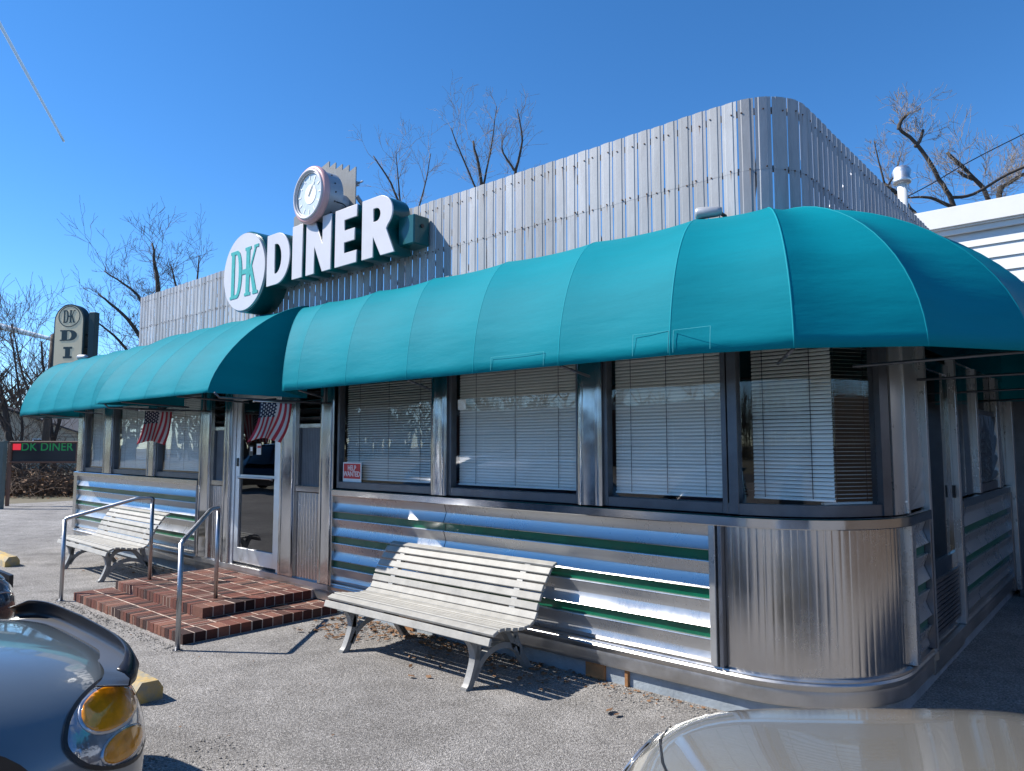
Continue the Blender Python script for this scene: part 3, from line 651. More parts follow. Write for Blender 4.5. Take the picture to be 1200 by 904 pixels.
aw2 = awning('awning', ribs2, 1.3, 2.20, 3.18, 1.5, 'short teal awning sticking out furthest, over the door and brick steps')
ribs1 = [(V(x, TY), V(x, -.90)) for x in (-14.08, -13.14, -12.4, -11.6, -10.85, -10.15, -9.53)]
for a in (-25, -55, -85):
    ribs1.insert(0, (V(-13.95 + .02 * math.sin(R(a)), TY + .25 * (1 - math.cos(R(a)))), V(-14.08 + .55 * math.sin(R(a)), -.35 - .55 * math.cos(R(a)))))
ribs1.insert(0, (V(-14.0, 2), V(-14.63, 2)))
aw1 = awning('awning', ribs1, .9, 2.20, 3.14, 1.8, 'teal awning section at the far left end of the diner', end1=False)
# sewn patches on the long awning
for px0, px1, z0, z1 in ((-3.32, -2.86, 2.21, 2.30), (-2.20, -1.97, 2.215, 2.34), (-1.94, -1.72, 2.215, 2.34)):
    bm = bmesh.new(); y = -.935
    pts = [(px0, z0), (px0, z1), (px1, z1), (px1, z0)]
    for a, b in zip(pts, pts[1:]):
        def yy(z): 
            h = (z - 2.2) / .95; th = math.asin(h ** (1.85 / 2)); return TY + (-.92 - TY) * math.cos(th) ** (2 / 1.85) - .005
        ns = 6; tube(bm, [(a[0] + (b[0] - a[0]) * i / ns, yy(a[1] + (b[1] - a[1]) * i / ns), a[1] + (b[1] - a[1]) * i / ns) for i in range(ns + 1)], .0013, 4)
    q = mesh_obj('stitching', bm, M['thread'], aw3); q.matrix_parent_inverse = Matrix.Translation(-aw3.location)

# awning side arms at the entrance
for x, lab in ((-9.3, 'dark steel arm rod under the awning left of the door'), (-6.55, 'dark steel arm rod under the awning right of the door')):
    bm = bmesh.new(); tube(bm, [(x, 0, 2.155), (x, -1.22, 2.155), (x, -1.27, 2.2)], .011, 6); tube(bm, [(x, -.06, 2.15), (x, -.06, 2.42)], .009, 6)
    o = mesh_obj('support_arm', bm, M['bronze'], aw2, True); o.matrix_parent_inverse = Matrix.Translation(-aw2.location)
# flags
def flag(x, y0, y1, ztop, drop, lab, sh):
    root = empty('flag', (x, (y0 + y1) / 2, ztop), label=lab, cat='flag', group=None)
    bm = bmesh.new(); NU, NV = 26, 20
    # u: 13 stripes across hoist (y0 .. y1), v: down the fly
    g = []
    for j in range(NV + 1):
        row = []; v = j / NV
        for i in range(NU + 1):
            u = i / NU; y = y0 + (y1 - y0) * u + sh * v * v - .02 * v; z = ztop - drop * v * (1 - .12 * math.sin(u * 3)) 
            xx = x + .035 * math.sin(u * 7 + v * 3) * v + .012 * math.sin(u * 15) * v
            row.append(bm.verts.new((xx, y, z)))
        g.append(row)
    for j in range(NV):
        for i in range(NU):
            f = bm.faces.new((g[j][i], g[j][i + 1], g[j + 1][i + 1], g[j + 1][i]))
            canton = i >= 12 and j < 8
            f.material_index = 2 if canton else (0 if (i // 2) % 2 == 0 else 1)
            if canton and (i % 2 == 0) and (j % 2 == (i // 2) % 2): f.material_index = 1
    o = mesh_obj('cloth', bm, [M['flagred'], M['flagwhite'], M['flagblue']], root, True); o.matrix_parent_inverse = Matrix.Translation(-root.location)
    s = o.modifiers.new('t', 'SOLIDIFY'); s.thickness = .002
    bm = bmesh.new(); tube(bm, [(x, y0 + .04, ztop + .008), (x, y1 - .06, ztop + .008)], .007, 6); tube(bm, [(x, y1 - .06, ztop + .008), (x, y1 - .075, ztop + .008)], .013, 8)
    o = mesh_obj('pole', bm, M['alu'], root, True); o.matrix_parent_inverse = Matrix.Translation(-root.location)
flag(-9.3, -.47, -.80, 2.13, .42, 'small American flag hanging left of the door beneath the entrance awning', -.06)
flag(-6.55, -.45, -.80, 2.13, .40, 'small American flag hanging right in front of the glass door', -.10)
# help wanted sign
hw = empty('window_sign', (-6.13, .008, 1.42), label='red and white HELP WANTED sign in the lower corner of a window', cat='sign')
bm = bmesh.new(); box(bm, -.155, .155, -.004, .0, -.11, .11); mesh_obj('board', bm, M['white'], hw)
bm = bmesh.new(); box(bm, -.14, .14, -.006, -.0045, -.055, .098); mesh_obj('red_field', bm, M['signred'], hw)
MF = Matrix.Rotation(R(90), 4, 'X')
text_mesh('lettering', 'HELP\nWANTED', .074, M['white'], hw, Matrix.Translation((0, -.0075, .021)) @ MF, .0005, .0008, .86, 1, .82)

# ---------------------------------------------------------------- rooftop sign
sg = empty('diner_sign', (-6.3, -.3, 3.4), label='white D-K DINER sign in deep green-sided channel letters on the roof edge', cat='sign')
so_ = Matrix.Translation(-sg.location)
def ell(cx, cy, a, b, n=64): return [(cx + a * math.cos(2 * math.pi * i / n), cy + b * math.sin(2 * math.pi * i / n)) for i in range(n)]
def Mface(y): return Matrix.Translation((0, y, 0)) @ MF
def face_part(name, cs, y0, y1, m, parent, bevel=0):
    o = contour_mesh(name, cs, abs(y1 - y0) - 2 * bevel, m, parent, Mface((y0 + y1) / 2), bevel)
    if parent is sg or parent is ck_root: o.matrix_parent_inverse = Matrix.Translation(-parent.location)
    return o
ck_root = None
disc = face_part('disc', [ell(-7.53, 3.655, .475, .46)], -.47, -.20, M['teal_dark'], sg)
face_part('face', [ell(-7.53, 3.655, .455, .44)], -.50, -.471, M['signwhite'], disc)
def slabD(x, y, w_, h, t):
    s = t * .35
    outer = [(x - s, y), (x + w_ * .55, y)] + [(x + w_ * .55 + w_ * .45 * math.sin(a), y + h / 2 - h / 2 * math.cos(a)) for a in [math.pi * k / 12 for k in range(1, 12)]] + [(x + w_ * .55, y + h), (x - s, y + h), (x - s, y + h - s * 1.3), (x, y + h - s * 1.3), (x, y + s * 1.3), (x - s, y + s * 1.3)]
    w2 = w_ - 2 * t; inner = [(x + t, y + t * .6), (x + t + w2 * .45, y + t * .6)] + [(x + t + w2 * .45 + w2 * .55 * math.sin(a), y + h / 2 - (h / 2 - t * .6) * math.cos(a)) for a in [math.pi * k / 10 for k in range(1, 10)]] + [(x + t + w2 * .45, y + h - t * .6), (x + t, y + h - t * .6)]
    return [outer, inner]
def serif_stem(x, y, w_, h, s):
    k = s * .9
    return [(x - s, y), (x + w_ + s, y), (x + w_ + s, y + k), (x + w_, y + k), (x + w_, y + h - k), (x + w_ + s, y + h - k), (x + w_ + s, y + h), (x - s, y + h), (x - s, y + h - k), (x, y + h - k), (x, y + k), (x - s, y + k)]
def slabK(x, y, w_, h, t):
    s = t * .35; k = s * 1.2; x2 = x + w_
    a = [(x - s, y), (x + t + s, y), (x + t + s, y + k), (x + t, y + k), (x + t, y + h * .36), (x + t * 1.25, y + h * .45), (x2 - t * 1.05, y + k), (x2 - t * 1.15, y + k), (x2 - t * 1.15, y), (x2 + s, y), (x2 + s, y + k), (x2 - t * .05, y + k),
         (x + t * 1.62, y + h * .60), (x2 - t * .35, y + h - k), (x2 + s, y + h - k), (x2 + s, y + h), (x2 - t * .95, y + h), (x2 - t * .95, y + h - k), (x2 - t * .8, y + h - k), (x + t, y + h * .54), (x + t, y + h - k), (x + t + s, y + h - k), (x + t + s, y + h), (x - s, y + h), (x - s, y + h - k), (x, y + h - k), (x, y + k), (x - s, y + k)]
    return [a]
def dk(parent, x, y, s, ya, yb, m, nm='lettering'):
    """the D-K monogram, s = letter height"""
    face_part(nm, slabD(x, y, s * .43, s, s * .125), ya, yb, m, parent)
    face_part(nm, [[(x + s * .42, y + s * .46), (x + s * .60, y + s * .46), (x + s * .60, y + s * .56), (x + s * .42, y + s * .56)]], ya, yb - (yb - ya) * .2, m, parent)
    face_part(nm, slabK(x + s * .60, y, s * .43, s, s * .135), ya, yb, m, parent)
dk(disc, -7.80, 3.37, .55, -.506, -.499, M['signgreen'])
# letters
def arc(cx, cy, rx, ry, a0, a1, n=12): return [(cx + rx * math.cos(R(a0 + (a1 - a0) * i / n)), cy + ry * math.sin(R(a0 + (a1 - a0) * i / n))) for i in range(n + 1)]
zB, zT = 3.415, 3.965; Hh = zT - zB
def LD(x0, x1):
    m = (x0 + x1) / 2; w_ = x1 - x0
    return [[(x0, zB)] + arc(x0 + w_ * .42, (zB + zT) / 2, w_ * .58, Hh / 2, -90, 90, 18) + [(x0, zT)],
            [(x0 + w_ * .33, zB + Hh * .2)] + arc(x0 + w_ * .40, (zB + zT) / 2, w_ * .25, Hh * .30, -90, 90, 14) + [(x0 + w_ * .33, zT - Hh * .2)]]
def LI(x0, x1): return [[(x0, zB), (x1, zB), (x1, zT), (x0, zT)]]
def LN(x0, x1): w_ = x1 - x0; a = w_ * .33; return [[(x0, zB), (x0 + a, zB), (x0 + a, zB + Hh * .52), (x1 - a, zB), (x1, zB), (x1, zT), (x1 - a, zT), (x1 - a, zB + Hh * .48), (x0 + a, zT), (x0, zT)]]
def LE(x0, x1): w_ = x1 - x0; a = w_ * .42; q = Hh / 5.0; return [[(x0, zB), (x1, zB), (x1, zB + q), (x0 + a, zB + q), (x0 + a, zB + 2 * q), (x1 - w_ * .1, zB + 2 * q), (x1 - w_ * .1, zB + 3 * q), (x0 + a, zB + 3 * q), (x0 + a, zB + 4 * q), (x1, zB + 4 * q), (x1, zT), (x0, zT)]]
def LR(x0, x1):
    w_ = x1 - x0; a = w_ * .36; c = zB + Hh * .70
    return [[(x0, zB), (x0 + a, zB), (x0 + a, zB + Hh * .36), (x1 - w_ * .38, zB), (x1 + w_ * .04, zB), (x1 - w_ * .22, zB + Hh * .42)] + arc(x0 + w_ * .52, c, w_ * .46, Hh * .30, -48, 90, 12) + [(x0, zT)],
            [(x0 + a, c - Hh * .12)] + arc(x0 + w_ * .46, c, w_ * .15, Hh * .12, -90, 90, 8) + [(x0 + a, c + Hh * .12)]]
for fn, x0, x1 in ((LD, -7.045, -6.60), (LI, -6.545, -6.365), (LN, -6.29, -5.865), (LE, -5.79, -5.452), (LR, -5.365, -4.92)):
    o = face_part('letter', fn(x0, x1), -.475, -.285, M['teal_dark'], sg, .002)
    face_part('face', fn(x0, x1), -.492, -.476, M['signwhite'], o, .004)
bm = bmesh.new(); box(bm, -7.2, -4.96, -.283, -.215, 3.53, 3.70, bev=.006); box(bm, -4.955, -4.74, -.40, -.215, 3.48, 3.745, bev=.01)
o = mesh_obj('raceway_box', bm, M['teal_dark'], sg); o.matrix_parent_inverse = so_
bm = bmesh.new(); tube(bm, [(-4.742, -.31, 3.65), (-4.725, -.31, 3.65)], .018, 8); q = mesh_obj('knob', bm, M['black'], o)
bm = bmesh.new()
for x in (-6.9, -5.6, -4.9): tube(bm, [(x, -.2, 3.5), (x, .5, 3.17)], .02, 6)
o = mesh_obj('bracket', bm, M['pipe'], sg); o.matrix_parent_inverse = so_

# clock on its fin panel
ck = empty('clock', (-6.15, -.2, 4.0), label='round faded pink-rimmed clock above the DINER letters', cat='clock'); ck_root = ck
cx, cz = -6.165, 4.21; cof = Matrix.Translation(-ck.location)
dr = face_part('drum', [ell(cx, cz, .265, .265)], -.52, -.33, M['drum'], ck)
bm = bmesh.new()
def ring(bm, cx, cz, y, Rr, r, n=48, m=10):
    g = []
    for i in range(n):
        a = 2 * math.pi * i / n; g.append([bm.verts.new((cx + (Rr + r * math.cos(b)) * math.cos(a), y + r * 1.2 * math.sin(b), cz + (Rr + r * math.cos(b)) * math.sin(a))) for b in [2 * math.pi * k / m for k in range(m)]])
    for i in range(n):
        for k in range(m): bm.faces.new((g[i][k], g[(i + 1) % n][k], g[(i + 1) % n][(k + 1) % m], g[i][(k + 1) % m]))
ring(bm, cx, cz, -.525, .262, .032); rm = mesh_obj('rim', bm, M['pink'], ck, True); rm.matrix_parent_inverse = cof
bm = bmesh.new(); ring(bm, cx, cz, -.562, .242, .014); ring(bm, cx, cz, -.556, .222, .007); q = mesh_obj('bezel', bm, M['signwhite'], ck, True); q.matrix_parent_inverse = cof
fc = face_part('face', [ell(cx, cz, .225, .225)], -.546, -.50, M['clockface'], ck)
face_part('dial_centre', [ell(cx + .015, cz - .0, .10, .10)], -.550, -.5465, M['clockpale'], fc)
bm = bmesh.new()
for k in range(12):
    a = math.pi * k / 6; Mx = Matrix.Translation((cx + .175 * math.sin(a), -.549, cz + .175 * math.cos(a))) @ Matrix.Rotation(a, 4, 'Y'); box(bm, -.007, .007, -.001, .001, -.022, .022, Mx)
mesh_obj('hour_marks', bm, M['clockpale'], fc)
for ln, an, wd in ((.15, 32, .006), (.10, 35, .008)):
    bm = bmesh.new(); Mx = Matrix.Translation((cx, -.553, cz)) @ Matrix.Rotation(R(an), 4, 'Y'); box(bm, -wd, wd, -.001, .001, -.02, ln, Mx); mesh_obj('hand', bm, M['clockpale'], fc)
bm = bmesh.new()
for a in (-20, 0, 20, 45, -45):
    tube(bm, [(cx + .264 * math.cos(R(a)), -.42, cz + .264 * math.sin(R(a))), (cx + .272 * math.cos(R(a)), -.42, cz + .272 * math.sin(R(a)))], .008, 6)
tube(bm, bez([(cx + .266 * math.cos(R(-20)), -.40, cz + .266 * math.sin(R(-20))), (cx + .31, -.33, cz - .14), (cx + .27, -.30, cz - .3)], 5), .006, 5)
q = mesh_obj('fasteners', bm, M['black'], dr)
face_part('mount', [ell(cx, cz, .10, .10, 24)], -.329, -.13, M['drum'], ck)
# fins behind the clock
fp = empty('fin_panel', (-6.5, -.15, 3.9), label='stepped panel of upright grey metal fins standing behind the clock', cat='fin panel')
fof = Matrix.Translation(-fp.location)
tops = [(-7.02, 4.30), (-6.90, 4.40), (-6.78, 4.60), (-6.66, 4.70), (-6.54, 4.735), (-6.42, 4.69), (-6.30, 4.64), (-6.18, 4.60), (-6.06, 4.55)]
for i, (x, zt) in enumerate(tops):
    bm = bmesh.new(); cl = bm.loops.layers.color.new('Col'); Mx = Matrix.Translation((x, -.13, 0)) @ Matrix.Rotation(R(17), 4, 'Z')
    box(bm, -.066, .066, -.008, .008, 3.5, zt, Mx)
    for v in bm.verts:
        if v.co.z > zt - .01: v.co.z += (v.co.x - x) * .55
    for f in bm.faces:
        for l in f.loops: l[cl] = (.6, .6, .59, 1)
    q = mesh_obj('fin', bm, M['slat'], fp); q.matrix_parent_inverse = fof
bm = bmesh.new(); box(bm, -7.0, -6.0, -.09, -.06, 4.40, 4.44); tube(bm, [(-6.03, -.08, 4.42), (-5.92, -.08, 4.42)], .01, 6); tube(bm, [(-6.05, -.06, 4.3), (-6.05, .75, 3.5), (-6.05, .75, 3.17)], .022, 6); tube(bm, [(-6.8, -.06, 4.3), (-6.8, .75, 3.5), (-6.8, .75, 3.17)], .022, 6)
q = mesh_obj('brace', bm, M['pipe'], fp); q.matrix_parent_inverse = fof

# floodlights lying on top of the awning
def flood(x, y, z, rz, lab, s=1):
    rt = empty('floodlight', (x, y, z), rz, label=lab, cat='floodlight')
    bm = bmesh.new(); tube(bm, [(-.075 * s, 0, .03), (-.06 * s, 0, .03), (.05 * s, 0, .03), (.075 * s, 0, .03)], [.028 * s, .036 * s, .030 * s, .02 * s], 12); mesh_obj('housing', bm, M['drum'], rt, True)
    bm = bmesh.new(); tube(bm, [(.05 * s, 0, .03), (.09 * s, .02, .0), (.1 * s, .06, -.03)], .012, 6); mesh_obj('bracket', bm, M['black'], rt)
flood(-2.02, -.28, 3.155, R(20), 'small grey floodlight lying on top of the awning near the corner', 1.1)
flood(-13.3, -.26, 3.15, R(20), 'tiny pale floodlight on top of the far left awning', 1.3)

# ---------------------------------------------------------------- vent pipe
vp = empty('vent_pipe', (-2.4, 6.6, 3.27), label='white roof vent pipe with a mushroom cap and a rusty red side', cat='vent pipe')
bm = bmesh.new(); tube(bm, [(0, 0, 0), (0, 0, 2.15)], .062, 14); mesh_obj('pipe', bm, M['fascia'], vp, True)
bm = bmesh.new(); tube(bm, [(0, 0, 2.12), (0, 0, 2.13), (0, 0, 2.19), (0, 0, 2.20), (0, 0, 2.30), (0, 0, 2.36), (0, 0, 2.39)], [.07, .115, .12, .10, .125, .09, .02], 16); mesh_obj('cap', bm, M['alu'], vp, True)
bm = bmesh.new(); tube(bm, [(.05, .03, 0), (.05, .03, 1.7)], .045, 10); mesh_obj('flue', bm, M['rust'], vp, True)

# ---------------------------------------------------------------- annex
an = empty('annex', (2, 8, 0), label='white clapboard annex with a deep white fascia beside the diner', cat='annex')
aof = Matrix.Translation(-an.location); YA = 5.6
bm = bmesh.new()
for k in range(24):
    z = .3 + k * .165; xl_ = XE + .1 if z < 3.2 else -2.3
    if z + .165 > 4.30: break
    vs = [bm.verts.new(p) for p in ((xl_, YA - .022, z), (9, YA - .022, z), (9, YA, z + .165), (xl_, YA, z + .165))]; bm.faces.new(vs)
    vs = [bm.verts.new(p) for p in ((xl_, YA - .022, z), (xl_, YA, z), (9, YA, z), (9, YA - .022, z))]; bm.faces.new(vs)
q = mesh_obj('siding', bm, M['siding'], an); q.matrix_parent_inverse = aof
bm = bmesh.new(); box(bm, XE + .1, 9, YA + .001, 11.5, 0, 3.2); box(bm, -2.3, 9, YA + .001, 11.5, 3.2, 4.33); q = mesh_obj('wall', bm, M['siding'], an); q.matrix_parent_inverse = aof
bm = bmesh.new(); box(bm, -2.35, 9.3, YA - .13, YA - .10, 4.36, 4.60, bev=.004); box(bm, -2.35, 9.3, YA - .098, 11.8, 4.34, 4.37); box(bm, -2.35, -2.32, YA - .10, 11.8, 4.37, 4.6); q = mesh_obj('fascia', bm, M['fascia'], an); q.matrix_parent_inverse = aof
bm = bmesh.new(); box(bm, -2.32, 9.27, YA - .10, 11.8, 4.372, 4.595); q = mesh_obj('roof', bm, M['roof'], an); q.matrix_parent_inverse = aof
bm = bmesh.new(); box(bm, -2.3, 9, YA - .06, YA - .03, 4.27, 4.34, bev=.004); q = mesh_obj('frieze', bm, M['fascia'], an); q.matrix_parent_inverse = aof
bm = bmesh.new(); box(bm, XE + .06, 9, YA - .075, YA - .03, .0, 2.5); q = mesh_obj('shade_sheet', bm, M['bronze'], an); q.matrix_parent_inverse = aof  # dark sheet added over the lower annex wall to stand in for shade

# ---------------------------------------------------------------- brick steps
bs = empty('brick_steps', (-7.5, -.8, 0), label='two red brick steps with pale mortar below the entrance door', cat='steps')
bof = Matrix.Translation(-bs.location); r_ = random.Random(11)
def bcol():
    k = r_.random(); 
    if k < .15: c = (.19, .085, .07)
    elif k < .7: c = (.37, .205, .16)
    else: c = (.43, .28, .225)
    j = r_.uniform(.8, 1.2); return (c[0] * j, c[1] * j, c[2] * j)
def step(x0, x1, y0, y1, z0, z1, name):
    bm = bmesh.new(); box(bm, x0 + .004, x1 - .003, y0 + .003, y1, z0, z1 - .002); core = mesh_obj(name, bm, M['mortar'], bs); core.matrix_parent_inverse = bof
    bm = bmesh.new(); cl = bm.loops.layers.color.new('Col')
    def brick(a0, a1, b0, b1):
        n0 = len(bm.faces); c = bcol(); dz = r_.uniform(-.003, .003); dy = r_.uniform(-.003, .003)
        box(bm, a0, a1, b0 + dy, b1, z0 + .012, z1 + dz, bev=.004)
        bm.faces.ensure_lookup_table()
        for f in bm.faces[n0:] if False else [f for f in bm.faces if all(l[cl][3] == 1 and l[cl][0] == 1 for l in f.loops)]:
            for l in f.loops: l[cl] = (*c, 1)
    y = y0
    brs = []
    first = True
    xr = x1 - .205
    while y < y1 - .03:
        d = .205 if y + .205 < y1 else y1 - y
        x = x0
        while x < xr - .02:
            wd = .066; brs.append((x, min(x + wd, xr - .011), y, y + d - .016)); x += wd + .012
        y += d
    y = y0
    while y < y1 - .03: brs.append((xr, x1, y, min(y + .095, y1) )); y += .107
    for a in brs:
        before = set(bm.faces); c = bcol(); box(bm, a[0], a[1], a[2] + r_.uniform(-.003, .003), a[3], z0 + .004, z1 + r_.uniform(-.002, .003))
        for f in set(bm.faces) - before:
            for l in f.loops: l[cl] = (*c, 1)
    q = mesh_obj('bricks', bm, M['brick'], core)
step(-8.98, -6.29, -1.60, -.03, 0, .087, 'lower_step')
step(-8.83, -6.72, -1.225, -.03, .087, .182, 'upper_step')
bm = bmesh.new(); r_ = random.Random(5)
# hand rails
def rail(x, xb, lab):
    rt = empty('handrail', (x, -1.7, 0), label=lab, cat='handrail', group=None); of = Matrix.Translation(-rt.location)
    A = Vector((x, -1.70, .885)); B = Vector((xb, -1.12, 1.13)); C_ = Vector((xb, -1.02, 1.145)) if 0 else None
    bm = bmesh.new(); tube(bm, [(x, -1.70, 0), (x, -1.70, .885)], .021, 10); q = mesh_obj('post', bm, M['pipe'], rt, True); q.matrix_parent_inverse = of
    bm = bmesh.new(); tube(bm, [(xb, PY, .18), (xb, PY, TZ)], .021, 10); q = mesh_obj('post', bm, M['pipe'], rt, True); q.matrix_parent_inverse = of
    pl = [Vector((x, -1.70, .86)), Vector((x, -1.69, .895)), Vector((xb + (x - xb) * .14, PY - .14, TZ)), Vector((xb, PY, TZ)), Vector((xb, PY, TZ - .05))]
    out = [pl[0]]
    for k in range(1, len(pl) - 1):
        a_, c_, e_ = pl[k - 1], pl[k], pl[k + 1]; d1 = (a_ - c_); d2 = (e_ - c_); f1 = min(.03, d1.length * .45); f2 = min(.03, d2.length * .45)
        u, v = c_ + d1.normalized() * f1, c_ + d2.normalized() * f2
        for m in range(5): tt = m / 4; out.append(u * (1 - tt) ** 2 + c_ * 2 * tt * (1 - tt) + v * tt ** 2)
    out.append(pl[-1]); bm = bmesh.new(); tube(bm, out, .021, 10)
    q = mesh_obj('top_rail', bm, M['pipe'], rt, True); q.matrix_parent_inverse = of
    bm = bmesh.new(); tube(bm, [(x, -1.70, 0), (x, -1.70, .006)], .04, 10); q = mesh_obj('foot_plate', bm, M['pipe'], rt); q.matrix_parent_inverse = of
PY = -.925; TZ = 1.075
rail(-6.16, -7.08, 'bent galvanised pipe handrail on the right side of the brick steps')
PY = -.95; TZ = 1.105
rail(-9.05, -8.60, 'bent galvanised pipe handrail on the left side of the brick steps')

# ---------------------------------------------------------------- benches
def make_bench():
    rt = empty('park_bench', (0, 0, 0)); L = 1.92
    prof = bez([(-.815, .335), (-.805, .375), (-.775, .405), (-.70, .42), (-.58, .40), (-.45, .385), (-.36, .40), (-.31, .45), (-.28, .53), (-.23, .63), (-.17, .72), (-.115, .785), (-.07, .80)], 6)
    # resample by arc length
    acc = [0]
    P = [Vector((0, p[0], p[1])) for p in [(q.x, q.y) for q in [Vector((a.x, a.y)) for a in prof]]]
    for a, b in zip(P, P[1:]): acc.append(acc[-1] + (b - a).length)
    def pt(s):
        for i in range(len(acc) - 1):
            if acc[i + 1] >= s: f = (s - acc[i]) / (acc[i + 1] - acc[i]); return P[i].lerp(P[i + 1], f)
        return P[-1]
    tot = acc[-1]; wd = .055; n = 15; gap = (tot - n * wd) / (n - 1)
    r = random.Random(2); bms = [bmesh.new(), bmesh.new()]
    for k in range(n):
        s0 = k * (wd + gap); a = pt(s0); b = pt(s0 + wd); mid = (a + b) / 2; d = (b - a).normalized(); nrm = Vector((1, 0, 0)).cross(d)
        Mx = Matrix(((1, d.x, nrm.x, mid.x), (0, d.y, nrm.y, mid.y), (0, d.z, nrm.z, mid.z), (0, 0, 0, 1)))
        bow = r.uniform(-.006, .006)
        vs = box(bms[0 if k < 8 else 1], -L / 2 + r.uniform(-.006, .006), L / 2 + r.uniform(-.006, .006), -wd / 2, wd / 2, -.004, .02, Mx, bev=.004)
    mesh_obj('seat', bms[0], M['benchslat'], rt); mesh_obj('backrest', bms[1], M['benchslat'], rt)
    for sx in (-.71, .71):
        bm = bmesh.new(); X = Vector((.028, 0, 0))
        def cv(pts, h): strip(bm, [(sx, p.x, p.y) for p in bez(pts, 6)], X, h)
        cv([(-.80, .0), (-.775, .03), (-.735, .12), (-.715, .20), (-.735, .29), (-.785, .355)], .027)
        cv([(-.735, .06), (-.68, .15), (-.58, .215), (-.45, .235), (-.32, .20), (-.22, .13), (-.15, .03)], .021)
        cv([(-.715, .19), (-.69, .29), (-.63, .355), (-.53, .375), (-.42, .345), (-.35, .27), (-.31, .19)], .021)
        cv([(-.12, .0), (-.15, .03), (-.24, .16), (-.30, .30), (-.305, .42), (-.265, .53), (-.215, .63), (-.155, .715), (-.10, .765)], .025)
        cv([(-.785, .35), (-.75, .385), (-.68, .397), (-.56, .38), (-.45, .362), (-.33, .372)], .014)
        box(bm, sx - .03, sx + .03, -.83, -.765, 0, .016); box(bm, sx - .03, sx + .03, -.15, -.085, 0, .016)
        for q in ((-.695, .30), (-.30, .27), (-.70, .12), (-.47, .37)): tube(bm, [(sx - .028, *q), (sx + .028, *q)], .012, 8)
        o = mesh_obj('leg_frame', bm, M['benchiron'], rt); autosmooth(o)
    bm = bmesh.new(); tube(bm, [(-.71, -.31, .2), (.71, -.31, .2)], .012, 8); mesh_obj('stretcher', bm, M['benchiron'], rt, True)
    return rt
bench = make_bench(); bench.location = (-4.39, 0, 0); bench.rotation_euler.z = R(.6)
tag(bench, 'long off-white slatted park bench under the windows right of the steps', 'bench', 'slatted park benches along the diner')
b2 = copy_tree(bench); b2.location = (-10.64, -.19, 0); b2.rotation_euler.z = R(-1)
tag(b2, 'off-white slatted park bench left of the brick steps behind the handrail', 'bench', 'slatted park benches along the diner')

# ---------------------------------------------------------------- wheel stops
def stop(x1, y, lab, L=1.8):
    bm = bmesh.new(); sec = [(-.09, 0), (-.09, .075), (-.05, .135), (.05, .135), (.09, .075), (.09, 0)]; n = 12; rings = []; r = random.Random(int(x1 * 10))
    for i in range(n + 1): rings.append([bm.verts.new((-L * i / n, a + r.uniform(-.004, .004), b + (r.uniform(-.005, .005) if b else 0))) for a, b in sec])
    for a, b in zip(rings, rings[1:]):
        for k in range(6): bm.faces.new((a[k], b[k], b[(k + 1) % 6], a[(k + 1) % 6]))
    bm.faces.new(rings[0]); bm.faces.new(rings[-1][::-1]); recalc(bm)
    o = mesh_obj('wheel_stop', bm, M['yellow']); o.location = (x1, y, 0); tag(o, lab, 'wheel stop', 'worn yellow wheel stops')
stop(-12.13, -1.39, 'worn yellow concrete wheel stop alone on the asphalt at the left edge')
stop(-5.08, -2.36, 'worn yellow concrete wheel stop peeking out in front of the blue-grey car')

